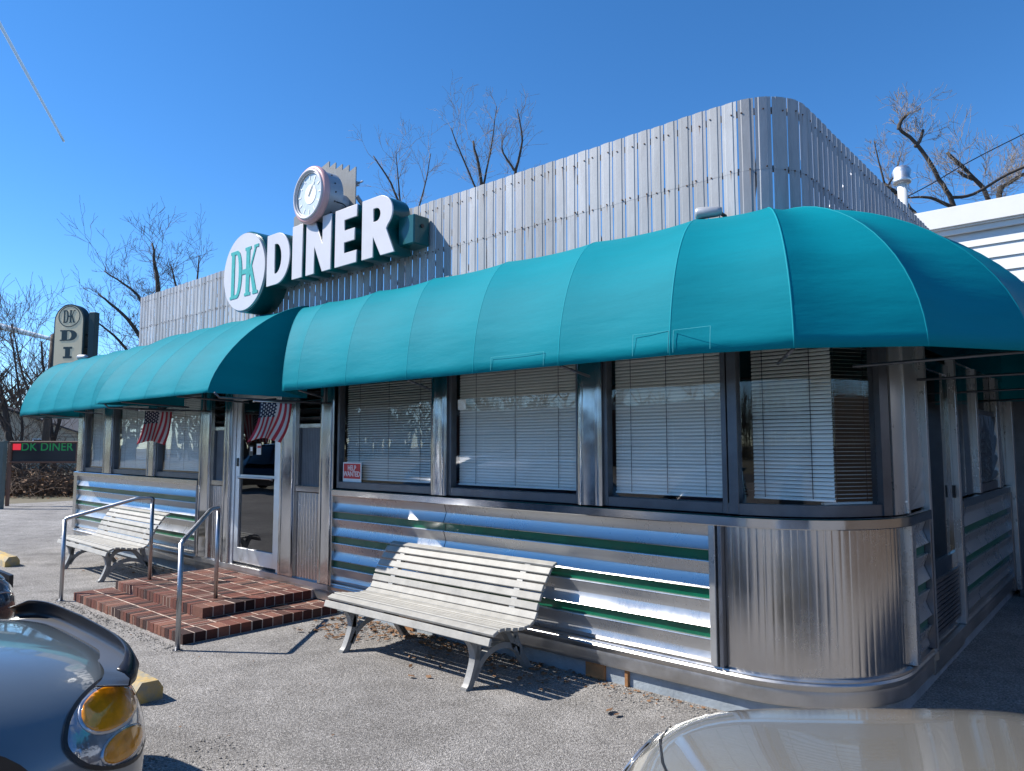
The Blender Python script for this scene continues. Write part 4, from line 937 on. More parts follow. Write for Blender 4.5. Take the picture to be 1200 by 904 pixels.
# ---------------------------------------------------------------- cars
def interp(tab, s):
    for (a, va), (b, vb) in zip(tab, tab[1:]):
        if s <= b:
            t = (s - a) / (b - a); t = t * t * (3 - 2 * t) if 0 else t; return va + (vb - va) * t
    return tab[-1][1]
def smooth_tab(tab, n=8):
    pts = bez([(a, v) for a, v in tab], n); return [(p.x, p.y) for p in pts]
def make_car(loc, rz, paint, label, Wd=.9, L=4.6, hood=.92, nose=.78, zs=.22, roofh=1.45, details=True, ex=3.6, sq=.0, group=None, seams=True):
    """nose points to +Y; origin on the ground below the nose centre"""
    rt = empty('parked_car', loc, rz, label=label, cat='car', group=group)
    wt = smooth_tab([(0, .60), (.06, .74), (.18, .86), (.45, .955), (1.0, .995), (2.2, 1.0), (3.6, .985), (4.3, .93), (L - .05, .80), (L, .74)])
    ht = smooth_tab([(0, nose - .16), (.05, nose - .07), (.16, nose), (.5, nose + (hood - nose) * .42), (1.15, hood), (2.2, hood + .03), (3.6, hood + .05), (4.3, hood + .02), (L - .06, hood - .06), (L, hood - .16)])
    def P(s, t, o=0):
        w_ = Wd * interp(wt, s); h = interp(ht, s); zz = zs + .06 * (max(0, .3 - s))
        a = t * math.pi / 2
        c, sn = math.cos(a), math.sin(a)
        x = w_ * (abs(c) ** (2 / ex)); z = zz + (h - zz) * (sn ** (2 / (ex * .8)))
        lean = 1 - .05 * ((z - .5) ** 2) / .2
        if z < .5: lean = 1 - .10 * (.5 - z)
        return Vector((x * lean, -s, z))
    ss = [0, .012, .03, .06, .1, .15, .2, .28, .36, .45, .55, .7, .85, 1.0, 1.15, 1.4, 1.8, 2.2, 2.6, 3.0, 3.4, 3.8, 4.1, 4.3, L - .2, L - .1, L - .03, L]
    ts = [i / 22 for i in range(23)]
    bm = bmesh.new(); rows_ = []
    for s in ss:
        half = [P(s, t) for t in ts]; full_ = [Vector((-p.x, p.y, p.z)) for p in half[:-1]][::1] + half[::-1]
        rows_.append([bm.verts.new(p) for p in ([Vector((-p.x, p.y, p.z)) for p in half] + half[-2::-1])])
    for a, b in zip(rows_, rows_[1:]):
        for i in range(len(a) - 1): bm.faces.new((a[i], a[i + 1], b[i + 1], b[i]))
    bm.faces.new(rows_[0]); bm.faces.new(rows_[-1][::-1]); recalc(bm)
    body = mesh_obj('body', bm, paint, rt); autosmooth(body, 40)
    # cabin
    bm = bmesh.new(); g = []
    cab = [(1.15, hood - .02, .80), (1.75, roofh - .10, .66), (2.05, roofh - .02, .63), (2.7, roofh, .63), (3.3, roofh - .03, .62), (3.75, roofh - .16, .62), (4.2, hood, .72)]
    for s, z, k in cab:
        row = []
        for i in range(13):
            u = -1 + 2 * i / 12; e = (1 - abs(u) ** 5); row.append(bm.verts.new((u * Wd * (k + (.16 if abs(u) > .95 else 0) * 0), -s, z if abs(u) < .9 else z - .03)))
        lo_ = [bm.verts.new((-Wd * .93, -s, hood - .06))], [bm.verts.new((Wd * .93, -s, hood - .06))]
        g.append(lo_[0] + row + lo_[1])
    for a, b in zip(g, g[1:]):
        for i in range(len(a) - 1): bm.faces.new((a[i], a[i + 1], b[i + 1], b[i]))
    recalc(bm); o = mesh_obj('greenhouse', bm, M['carglass'], rt, True)
    bm = bmesh.new(); g = []
    for s, z, k in cab[1:6]:
        g.append([bm.verts.new(((-1 + 2 * i / 8) * Wd * (k + .01), -s, z + .012 - (.03 if i in (0, 8) else 0))) for i in range(9)])
    for a, b in zip(g, g[1:]):
        for i in range(8): bm.faces.new((a[i], a[i + 1], b[i + 1], b[i]))
    for sx in (-1, 1):
        for (s0, z0, k0), (s1, z1, k1) in (((1.15, hood - .02, .86), (1.75, roofh - .12, .67)), ((2.65, hood, .94), (2.65, roofh - .02, .645)), ((4.2, hood, .84), (3.75, roofh - .16, .64))):
            strip(bm, [(sx * Wd * k0, -s0, z0), (sx * Wd * k1, -s1, z1)], (0, .035, 0), .02)
    q = mesh_obj('roof', bm, paint, rt)
    # wheels
    for s in (.85, L - 1.0):
        for sx in (-1, 1):
            bm = bmesh.new(); cx_ = sx * (Wd - .10)
            tube(bm, [(cx_ - sx * .12, -s, .33), (cx_ + sx * .08, -s, .33), (cx_ + sx * .105, -s, .33)], [.33, .33, .30], 28); wv = mesh_obj('wheel', bm, M['rubber'], rt, True)
            bm = bmesh.new(); tube(bm, [(cx_ + sx * .106, -s, .33), (cx_ + sx * .112, -s, .33)], [.21, .19], 24); mesh_obj('rim', bm, M['rim'], wv)
            bm = bmesh.new(); n = 20; v0 = []
            for i in range(n + 1):
                a = math.pi * i / n; v0.append(((Wd * .995 + .004) * sx, -s + .385 * math.cos(a), .33 + .385 * math.sin(a)))
            ring2 = [bm.verts.new(p) for p in v0]; ctr = bm.verts.new(((Wd * .995 + .004) * sx, -s, .24)); 
            for i in range(n): bm.faces.new((ctr, ring2[i], ring2[i + 1]))
            mesh_obj('wheel_arch', bm, M['black'], rt)
    # bumpers, lamps, grille
    def ribbon(pts, hw, m, nm, lift=.004, thick=.004, parent=rt):
        """thin strip lying on the body along (s,t[,side]) points"""
        bm = bmesh.new(); e = 1e-3; L_ = []; Rr = []
        pp = []
        for s, t, sd2 in pts:
            p = P(s, t); dn = (P(s + e, t) - p).cross(P(s, min(1, t + e) if t + e <= 1 else t - e) - p)
            if dn.dot(Vector((p.x, p.y + 1.5, p.z - .3))) < 0: dn = -dn
            nn = dn.normalized(); q = p + nn * lift; pp.append((Vector((q.x * sd2, q.y, q.z)), Vector((nn.x * sd2, nn.y, nn.z))))
        for i, (p, nn) in enumerate(pp):
            d = (pp[min(i + 1, len(pp) - 1)][0] - pp[max(i - 1, 0)][0]).normalized(); s_ = d.cross(nn).normalized() * hw
            L_.append(bm.verts.new(p + s_)); Rr.append(bm.verts.new(p - s_))
        for i in range(len(pp) - 1): bm.faces.new((L_[i], Rr[i], Rr[i + 1], L_[i + 1]))
        return mesh_obj(nm, bm, m, parent)
    return rt, P, body, ribbon

def surf_patch(name, P, poly, m, parent, lift, side=1, res=14):
    """patch on the body from a polygon in (s,t)"""
    pts2 = [Vector((a, b)) for a, b in poly]; n = len(pts2); edges = [(i, (i + 1) % n) for i in range(n)]
    mn = [min(p[i] for p in pts2) for i in (0, 1)]; mx = [max(p[i] for p in pts2) for i in (0, 1)]
    for i in range(1, res):
        for j in range(1, res):
            q = Vector((mn[0] + (mx[0] - mn[0]) * i / res, mn[1] + (mx[1] - mn[1]) * j / res)); ins = False
            for a, b in edges:
                A, B = pts2[a], pts2[b]
                if (A.y > q.y) != (B.y > q.y) and q.x < (B.x - A.x) * (q.y - A.y) / (B.y - A.y) + A.x: ins = not ins
            if ins: pts2.append(q)
    vo, ed, fa, *_ = geometry.delaunay_2d_cdt(pts2, edges, [], 1, 1e-5)
    bm = bmesh.new(); e = 1e-3; vs = []; bd = []
    for q in vo:
        s, t = q.x, min(q.y, .998); p = P(s, t); dn = (P(s + e, t) - p).cross(P(s, t + e) - p)
        if dn.dot(Vector((p.x, p.y + 1.5, p.z - .3))) < 0: dn = -dn
        nn = dn.normalized(); dmin = min([( (pts2[a] - q).length) for a in range(n)]); 
        q3 = p + nn * lift; vs.append(bm.verts.new((q3.x * side, q3.y, q3.z)))
    for f in fa: bm.faces.new([vs[i] for i in f])
    recalc(bm)
    o = mesh_obj(name, bm, m, parent, True); sm = o.modifiers.new('t', 'SOLIDIFY'); sm.thickness = .004; sm.offset = -1
    return o
def ellp(cs, ct, a, b, rot=0, n=28):
    return [(cs + a * math.cos(2 * math.pi * i / n) * math.cos(rot) - b * math.sin(2 * math.pi * i / n) * math.sin(rot), ct + a * math.cos(2 * math.pi * i / n) * math.sin(rot) + b * math.sin(2 * math.pi * i / n) * math.cos(rot)) for i in range(n)]
def std_lamps(rt, P, ribbon, L):
    for sd in (-1, 1):
        surf_patch('headlight', P, [(.02, .30), (.02, .52), (.10, .60), (.34, .52), (.40, .40), (.2, .30)], M['lens'], rt, .004, sd)
        surf_patch('tail_light', P, [(L - .02, .30), (L - .02, .55), (L - .2, .55), (L - .25, .35)], M['reddish'], rt, .004, sd)
    bm = bmesh.new(); box(bm, -.38, .38, -.02, .012, .40, .55); mesh_obj('grille', bm, M['black'], rt)
    ribbon([(1.1 + .0 * k, .50 + k * .05, 1) for k in range(10)] + [(1.1, 1 - k * .05, -1) for k in range(10)], .006, M['black'], 'hood_seam')
# car at lower left
rt, P, body, ribbon = make_car((-4.04, -3.06, 0), R(-1), M['paint_blue'], 'blue-grey car with amber headlight lens and black bug shield at lower left', Wd=1.07, hood=.95, nose=.785)
headlight = [(.05, .20), (.045, .40), (.075, .56), (.11, .61), (.19, .60), (.29, .53), (.36, .45), (.40, .36), (.40, .28), (.33, .20), (.2, .15), (.10, .15)]
headlight = [(p.x, p.y) for p in bez(headlight + headlight[:1], 5)][:-1]
for sd in (1, -1):
    h = surf_patch('headlight', P, headlight, M['lens'], rt, .006, sd)
    surf_patch('reflector', P, ellp(.205, .43, .150, .118, -.5), M['rim'], h, .009, sd); surf_patch('reflector', P, ellp(.17, .235, .115, .072, -.25), M['rim'], h, .009, sd)
    surf_patch('amber_lens', P, ellp(.205, .43, .138, .106, -.5), M['amber'], h, .012, sd)
    surf_patch('amber_lens', P, ellp(.17, .235, .106, .063, -.25), M['amber'], h, .012, sd)
    ribbon([(s, t, sd) for s, t in headlight + headlight[:1]], .008, M['black'], 'gasket', .009, parent=h)
# smoked bug shield wrapped round the hood edge
def shield():
    half = bez([(0, -.06, .775), (.45, -.07, .775), (.68, -.095, .765), (.79, -.135, .752), (.845, -.18, .742)], 6)
    pts = [Vector((-p.x, p.y, p.z)) for p in half[::-1]][:-1] + list(half); n = len(pts); bm = bmesh.new(); rows_ = []
    for i, p in enumerate(pts):
        au = abs(p.x) / .845; h_ = .085 - .01 * au; d = (pts[min(i + 1, n - 1)] - pts[max(0, i - 1)]).normalized(); nn = Vector((-d.y, d.x, 0)); nn = nn if nn.y > 0 or abs(nn.x) > .5 else -nn
        nn = Vector((p.x * .6, .6, 0)).normalized()
        e = 1 - max(0, (au - .88) / .12) * .35
        rows_.append([bm.verts.new(p - nn * .10 + Vector((0, 0, -.02))), bm.verts.new(p + nn * .030 + Vector((0, 0, -.035 * e))), bm.verts.new(p + nn * .036 + Vector((0, 0, .01))), bm.verts.new(p + nn * .012 + Vector((0, 0, h_ * .7 * e))), bm.verts.new(p - nn * .02 + Vector((0, 0, h_ * e)))])
    for a, b in zip(rows_, rows_[1:]):
        for k in range(4): bm.faces.new((a[k], b[k], b[k + 1], a[k + 1]))
    recalc(bm); o = mesh_obj('bug_shield', bm, M['smoke'], rt, True); m_ = o.modifiers.new('t', 'SOLIDIFY'); m_.thickness = .006
shield()
rt2, P2, body2, ribbon2 = make_car((-.82, -1.80, 0), R(41), M['paint_beige'], 'beige car whose smooth hood fills the bottom right corner', Wd=.97, hood=.96, nose=.86, ex=5)
# ---------------------------------------------------------------- end cars

for sd in (1, -1):
    h = surf_patch('headlight', P2, [(.02, .26), (.02, .48), (.08, .56), (.24, .52), (.30, .40), (.2, .26)], M['lens'], rt2, .006, sd)
    ribbon2([(.03, .56, sd), (.06, .58, sd), (.10, .60, sd), (.16, .61, sd), (.3, .60, sd), (.5, .60, sd), (.8, .60, sd), (1.1, .60, sd)], .0035, M['black'], 'hood_seam', .003)
rt3, P3, body3, ribbon3 = make_car((-8.05, -2.52, 0), R(0), M['paint_dark'], 'dark car of which only the bumper corner shows at the left edge', Wd=.92, hood=.90, nose=.62)
std_lamps(rt3, P3, ribbon3, 4.6)
# cars across the lot, seen as reflections in the door and windows
rt4, P4, b4, rb4 = make_car((-27, -9.5, 0), R(70), M['paint_dark'], 'black tall car across the lot reflected in the glass door', Wd=.95, hood=1.1, nose=.95, roofh=1.8)
std_lamps(rt4, P4, rb4, 4.6)
rt5, P5, b5, rb5 = make_car((-13.5, -11.5, 0), R(175), M['paint_silver'], 'silver car parked across the lot reflected in the windows', Wd=.9)
std_lamps(rt5, P5, rb5, 4.6)

# ---------------------------------------------------------------- signs at the left
ls = empty('message_board', at(53, 600, 20.5), label='brown-framed message board with green DK DINER letters on black', cat='sign')
def face_cam(px, py, d): # matrix of an upright board facing the lot entrance, standing at that spot
    p = at(px, py, d); a = R(90) - YAW
    return Matrix.Translation(p) @ Matrix.Rotation(a, 4, 'Z')
p0 = at(53.5, 530, 20.5); ls.location = (p0.x, p0.y, 0); ls.rotation_euler.z = R(90) - YAW + R(2)
sc = 20.5 / FPX; hw_, zc = 39.5 * sc, p0.z
bm = bmesh.new(); box(bm, -hw_, hw_, -.10, .10, zc - .31, zc - .25, bev=.01); box(bm, -hw_, hw_, -.10, .10, zc + .25, zc + .31, bev=.01); box(bm, -hw_, -hw_ + .07, -.10, .10, zc - .25, zc + .25, bev=.01); box(bm, hw_ - .07, hw_, -.10, .10, zc - .25, zc + .25, bev=.01)
mesh_obj('frame', bm, M['brownframe'], ls)
bm = bmesh.new(); box(bm, -hw_ + .07, hw_ - .07, -.06, .06, zc - .25, zc + .25); scn_ = mesh_obj('screen', bm, M['black'], ls)
bm = bmesh.new(); box(bm, -hw_ + .08, -hw_ + .30, -.066, -.061, zc + .06, zc + .235); mesh_obj('red_block', bm, M['ledred'], scn_)
text_mesh('lettering', 'DK DINER', .32, M['ledgreen'], scn_, Matrix.Translation((.07, -.063, zc + .14)) @ MF, .0015, .003, .98, 1.02)
for xa, xb in ((-hw_ - .06, -hw_ - .001), (hw_ + .001, hw_ + .10)):
    bm = bmesh.new(); box(bm, xa, xb, -.05, .05, 0, zc + .3); mesh_obj('post', bm, M['brownframe'], ls)
# grey-green post at the frame edge
p1 = at(-1, 592, 19.5); gp = empty('sign_post', (p1.x, p1.y, 0), R(41), label='thick grey-green post standing at the very left edge', cat='post')
bm = bmesh.new(); box(bm, -.08, .08, -.08, .08, 0, 1.80, bev=.008); mesh_obj('post', bm, M['greysteel'], gp)
bm = bmesh.new(); box(bm, -.09, .09, -.09, .09, 1.80, 1.83, bev=.004); mesh_obj('cap', bm, M['greysteel'], gp)
bm = bmesh.new(); box(bm, -2.2, -.082, -.06, .06, 1.62, 1.74); box(bm, -2.2, -.082, -.06, .06, .5, .62); mesh_obj('crossbar', bm, M['greysteel'], gp)
# tall pole sign
D2 = 24.0; p2 = at(84, 400, D2); ps = empty('pole_sign', (p2.x, p2.y, 0), R(90) - YAW - R(10), label='tall beige round-topped sign with D-K and DINER lettered down it', cat='sign')
sc = D2 / FPX; hw2 = 20 * sc; ztop = at(84, 357, D2).z; zc2 = ztop - hw2; zbt = ztop - 5.1 * hw2
def pill(h, zt_, zb_): return [(h, zb_)] + arc(0, zt_ - h, h, h, 0, 180, 24) + [(-h, zb_)]
def pface(nm, cs, y0, y1, m, par): return contour_mesh(nm, cs, abs(y1 - y0), m, par, Mface((y0 + y1) / 2))
cab = pface('cabinet', [pill(hw2, ztop, zbt)], -.14, .14, M['postgreen'], ps)
fce = pface('face', [pill(hw2 - .05, ztop - .05, zbt + .05)], -.15, -.141, M['beige'], cab)
zc2 = at(84, 371.6, D2).z
pface('ring', [ell(0, zc2, hw2 * .72, hw2 * .62, 40), ell(0, zc2, hw2 * .67, hw2 * .57, 40)], -.156, -.151, M['postgreen'], fce)
def place_dk(x, y, s, ya, yb):
    for cs in (slabD(x, y, s * .43, s, s * .125), [[(x + s * .42, y + s * .46), (x + s * .56, y + s * .46), (x + s * .56, y + s * .56), (x + s * .42, y + s * .56)]], slabK(x + s * .56, y, s * .43, s, s * .135)): pface('lettering', cs, ya, yb, M['postgreen'], fce)
place_dk(-hw2 * .37, zc2 - hw2 * .37, hw2 * .74, -.156, -.151)
def wideD(x0, x1, z0, z1):
    w_, h = x1 - x0, z1 - z0; k = h * .11
    return [[(x0, z0)] + arc(x0 + w_ * .55, (z0 + z1) / 2, w_ * .45, h / 2, -90, 90, 12) + [(x0, z1), (x0, z1 - k), (x0 + w_ * .1, z1 - k), (x0 + w_ * .1, z0 + k), (x0, z0 + k)],
            [(x0 + w_ * .42, z0 + k)] + arc(x0 + w_ * .50, (z0 + z1) / 2, w_ * .18, h / 2 - k, -90, 90, 10) + [(x0 + w_ * .42, z1 - k)]]
yl = lambda py: at(84, py, D2).z
pface('lettering', wideD(-hw2 * .56, hw2 * .56, yl(400.3), yl(387.6)), -.156, -.151, M['postgreen'], fce)
pface('lettering', [serif_stem(-hw2 * .16, yl(421), hw2 * .32, yl(407.5) - yl(421), hw2 * .13)], -.156, -.151, M['postgreen'], fce)
def wideN(x0, x1, z0, z1):
    w_, h = x1 - x0, z1 - z0
    return [[(x0, z0), (x0 + w_ * .2, z0), (x0 + w_ * .2, z0 + h * .7), (x0 + w_ * .72, z0), (x1, z0), (x1, z1), (x0 + w_ * .8, z1), (x0 + w_ * .8, z0 + h * .4), (x0 + w_ * .35, z1), (x0, z1)]]
pface('lettering', wideN(-hw2 * .5, hw2 * .5, yl(441), yl(427.5)), -.156, -.151, M['postgreen'], fce)
bm = bmesh.new(); xx = 28.5 * sc; box(bm, xx - .11, xx + .11, -.11, .11, 0, at(84, 367, D2).z, bev=.01); pst = mesh_obj('post', bm, M['postgreen'], ps)
bm = bmesh.new()
for py in (393, 408, 430): z = yl(py); box(bm, hw2 - .01, xx - .11, -.04, .04, z - .03, z + .03)
mesh_obj('bracket', bm, M['black'], pst)
# wooden pole
p3 = at(57, 420, 27); up = empty('wooden_pole', (p3.x, p3.y, 0), label='weathered wooden pole left of the tall beige sign', cat='pole')
bm = bmesh.new(); tube(bm, [(0, 0, 0), (.12, .09, at(57, 392, 27).z)], [.14, .10], 10); mesh_obj('shaft', bm, M['wood'], up, True)
bm = bmesh.new(); zz = at(57, 395, 27).z; tube(bm, [(.12, .09, zz), (.12, .09, zz + .14)], [.105, .02], 10); mesh_obj('cap', bm, M['wood'], up)

# ---------------------------------------------------------------- bare trees
def limb(bm, p, d, ln, r, lev, rg, up=.25, spread=.6, nseg=5, sides=3, kids=(3, 5), shrink=.62, rmin=.004):
    pts = [p]; rads = [r]; q = p.copy(); dd = d.normalized()
    for i in range(nseg):
        dd = (dd + Vector((rg.gauss(0, .16), rg.gauss(0, .16), rg.gauss(0, .12) + up * .16))).normalized(); q = q + dd * (ln / nseg); pts.append(q.copy()); rads.append(max(rmin, r * (1 - .75 * (i + 1) / nseg)))
    tube(bm, pts, rads, sides if lev < 2 else max(4, sides), cap=False)
    if lev <= 0: return
    for k in range(rg.randint(*kids)):
        i = rg.randint(1, nseg); a = rg.uniform(0, 2 * math.pi); t = (pts[i] - pts[i - 1]).normalized(); o = t.orthogonal().normalized(); o = o * math.cos(a) + t.cross(o) * math.sin(a)
        limb(bm, pts[i], t + o * spread * rg.uniform(.7, 1.5), ln * shrink * rg.uniform(.6, 1.15), rads[i] * .62, lev - 1, rg, up, spread, nseg, sides, kids, shrink, rmin)
def guided_tree(nm, base, mains, label, mat_main, mat_twig, seed, twig=(1.2, .012, 2), density=4, trunk_h=None, spread=.7, rmin=.004, up=.25, gr='bare trees around the diner'):
    """mains: list of (list of world points, r0, r1)"""
    rg = random.Random(seed); rt = empty(nm, (base.x, base.y, 0), label=label, cat='tree', group=gr); of = Matrix.Translation(-rt.location)
    bt = bmesh.new(); bc = bmesh.new()
    for pts, r0, r1 in mains:
        P_ = bez(pts, 5); n = len(P_); P_ = [p + Vector((rg.gauss(0, r0 * .10), rg.gauss(0, r0 * .10), 0)) for p in P_]
        tube(bt, P_, [r0 + (r1 - r0) * i / (n - 1) for i in range(n)], 7)
        for i in range(2, n):
            for k in range(density if rg.random() < .8 else 0):
                t = (P_[i] - P_[i - 1]).normalized(); o = t.orthogonal().normalized(); a = rg.uniform(0, 6.28); o = o * math.cos(a) + t.cross(o) * math.sin(a)
                limb(bc, P_[i].lerp(P_[i - 1], rg.random()), t * .6 + o * spread + Vector((0, 0, .35)), twig[0] * rg.uniform(.4, 1.3), twig[1], twig[2], rg, up=up, rmin=rmin)
    q = mesh_obj('trunk', bt, mat_main, rt, True); q.matrix_parent_inverse = of
    q = mesh_obj('crown', bc, mat_twig, rt, True); q.matrix_parent_inverse = of
    return rt
def A(d, *pp): return [at(x, y, d + (q[0] if q else 0)) for x, y, *q in pp]
def g0(p): return Vector((p.x, p.y, 0))
# left trees behind the signs
D = 26.5; b = at(34, 590, D)
guided_tree('bare_tree', b, [([g0(b), at(22, 560, D), at(13, 520, D), at(6, 480, D), at(-8, 430, D)], .20, .06), ([at(13, 520, D), at(-6, 470, D), at(-20, 400, D)], .09, .03), ([at(20, 550, D), at(26, 500, D), at(20, 440, D), at(12, 390, D)], .06, .02)], 'dark leaning bare tree behind the message board at the far left', M['bark'], M['twigdark'], 4, (1.9, .018, 2), 2, rmin=.006)
D = 28; b = at(62, 585, D)
guided_tree('bare_tree', b, [([g0(b), at(62, 520, D), at(54, 460, D), at(48, 400, D)], .13, .03), ([at(62, 520, D), at(76, 470, D), at(84, 440, D)], .08, .03), ([at(60, 500, D), at(30, 450, D), at(14, 380, D)], .07, .02)], 'thin pale bare tree between the message board and the tall beige sign', M['bark'], M['twigdark'], 9, (1.9, .015, 2), 2, rmin=.006)
# tree behind the left end of the slat screen
D = 26; b = at(215, 560, D)
guided_tree('bare_tree', b, [([g0(b), at(205, 470, D), at(188, 390, D), at(184, 330, D), at(178, 285, D)], .22, .03), ([at(205, 470, D), at(180, 420, D), at(150, 375, D), at(116, 345, D)], .13, .03), ([at(205, 470, D), at(170, 440, D), at(140, 400, D), at(104, 350 + 20, D)], .10, .02), ([at(188, 390, D), at(160, 345, D), at(122, 318, D)], .08, .02), ([at(205, 470, D), at(225, 380, D), at(234, 300, D)], .10, .02), ([at(200, 430, D), at(210, 360, D), at(200, 310, D)], .09, .02)], 'bare tree with dark sweeping twigs behind the left end of the roof screen', M['bark'], M['twigdark'], 12, (1.2, .010, 2), 2, rmin=.005)
# trees behind the middle of the roof screen
D = 24; b = at(472, 500, D)
guided_tree('bare_tree', b, [([g0(b), at(476, 300, D), at(462, 225, D), at(437, 183, D)], .07, .02), ([at(470, 250, D), at(467, 215, D), at(464, 178, D)], .035, .012), ([at(474, 300, D), at(496, 225, D), at(505, 180, D)], .035, .012)], 'thin bare sapling just right of the letter R', M['bark'], M['twig'], 21, (1.0, .009, 2), 1, rmin=.0035)
D = 22; b = at(566, 500, D)
guided_tree('bare_tree', b, [([g0(b), at(568, 300, D), at(564, 215, D), at(554, 165, D)], .10, .03), ([at(566, 240, D), at(540, 180, D), at(528, 150, D)], .035, .012), ([at(566, 220, D), at(576, 170, D), at(582, 125, D)], .035, .01)], 'bare tree with a dark trunk rising behind the middle of the roof screen', M['bark'], M['twig'], 22, (1.0, .007, 2), 1, rmin=.0035)
D = 22.5; b = at(602, 500, D)
guided_tree('bare_tree', b, [([g0(b), at(598, 280, D), at(603, 210, D), at(612, 165, D), at(606, 128, D)], .08, .015), ([at(603, 200, D), at(590, 180, D), at(588, 165, D)], .04, .015)], 'slender two-forked bare tree on the right of the dark-trunked one', M['bark'], M['twig'], 23, (.9, .009, 1), 2, rmin=.004)
# right-hand trees with lopped limbs
D = 17; b = at(1150, 520, D)
guided_tree('bare_tree', b, [([g0(b), at(1150, 400, D), at(1122, 255, D), at(1100, 210, D), at(1075, 170, D), at(1053, 151, D)], .075, .035), ([at(1053, 152, D), at(1056, 142, D), at(1065, 133, D)], .05, .03), ([at(1073, 172, D), at(1078, 165, D), at(1082, 152, D)], .05, .03), ([at(1120, 245, D), at(1090, 232, D), at(1063, 232, D)], .05, .02), ([at(1112, 232, D), at(1140, 228, D), at(1180, 205, D), at(1215, 190, D)], .04, .03)], 'lopped bare tree with a thick dark limb leaning left beyond the white annex', M['bark'], M['twig'], 31, (.75, .006, 2), 1, rmin=.004)
D = 18; b = at(1190, 520, D)
guided_tree('bare_tree', b, [([g0(b), at(1182, 330, D), at(1158, 235, D), at(1140, 208, D), at(1110, 179, D)], .07, .042), ([at(1140, 210, D), at(1130, 206, D), at(1122, 200, D)], .05, .03)], 'second lopped bare tree with a pale limb just right of the thick dark one', M['bark'], M['twig'], 32, (.8, .007, 2), 1, rmin=.004)
D = 19; b = at(1180, 520, D)
guided_tree('bare_tree', b, [([g0(b), at(1175, 300, D), at(1172, 235, D), at(1171, 218, D)], .10, .06), ([at(1171, 222, D), at(1190, 210, D), at(1215, 195, D)], .06, .03)], 'stubby bare tree with a fan of pale twigs at the right edge', M['bark'], M['twig'], 33, (.8, .007, 2), 2, rmin=.004)
D = 20; b = at(1085, 520, D)
guided_tree('bare_tree', b, [([g0(b), at(1080, 300, D), at(1060, 240, D), at(1036, 216, D)], .15, .07), ([at(1037, 217, D), at(1030, 190, D), at(1024, 165, D)], .03, .012), ([at(1040, 220, D), at(1050, 200, D), at(1056, 180, D)], .03, .012)], 'bare tree with thin pale shoots peeping over the slats beside the vent pipe', M['bark'], M['twig'], 34, (.7, .007, 2), 1, rmin=.004)
# overhead wire
bm = bmesh.new(); pts = [at(1000, 262, 16), at(1080, 222, 16), at(1130, 193, 16), at(1170, 172, 16), at(1200, 157, 16), at(1300, 105, 16)]; tube(bm, bez(pts, 5), .012, 5)
tag(mesh_obj('overhead_wire', bm, M['black']), 'thin dark overhead wire running up to the right edge of the sky', 'wire')

# ---------------------------------------------------------------- far left: brambles, houses
rg = random.Random(77); bm = bmesh.new()
def tang(d): 
    x = rg.uniform(-60, 125); z = rg.uniform(0, 1)
    return at(x, 560, d + rg.uniform(-.8, 3.5))
for i in range(1500):
    p = g0(tang(25)); a = rg.uniform(0, 6.28); h = rg.uniform(.5, 2.1) * (1.1 if rg.random() < .2 else .8); pts = [p]; d = Vector((math.cos(a) * .5, math.sin(a) * .5, 1)); q = p.copy()
    for k in range(6): d = (d + Vector((rg.gauss(0, .35), rg.gauss(0, .35), -.28))).normalized(); q = q + d * h * .26; q.z = max(.01, q.z); pts.append(q.copy())
    tube(bm, pts, [.014, .013, .012, .010, .008, .007, .005], 3, cap=False)
tag(mesh_obj('brambles', bm, M['bramble']), 'tangle of dry brown brambles and stems along the edge of the lot', 'brambles', kind='stuff')
bm = bmesh.new()
for i in range(1500):
    p = g0(at(rg.uniform(-80, 130), 560, 24.2 + rg.uniform(-.9, 4))) + Vector((0, 0, rg.uniform(0, .9) ** 1.6)); s = rg.uniform(.03, .09); Mx = Matrix.Translation(p) @ Matrix.Rotation(rg.uniform(0, 6), 4, (rg.random(), rg.random(), rg.random() + .1))
    vs = [bm.verts.new(Mx @ Vector(c)) for c in ((-s, 0, 0), (0, -s * .6, .01), (s, 0, 0), (0, s * .6, .01))]; bm.faces.new(vs)
tag(mesh_obj('leaf_litter', bm, M['leaf']), 'dead leaves caught among the brambles', 'leaves', kind='stuff')
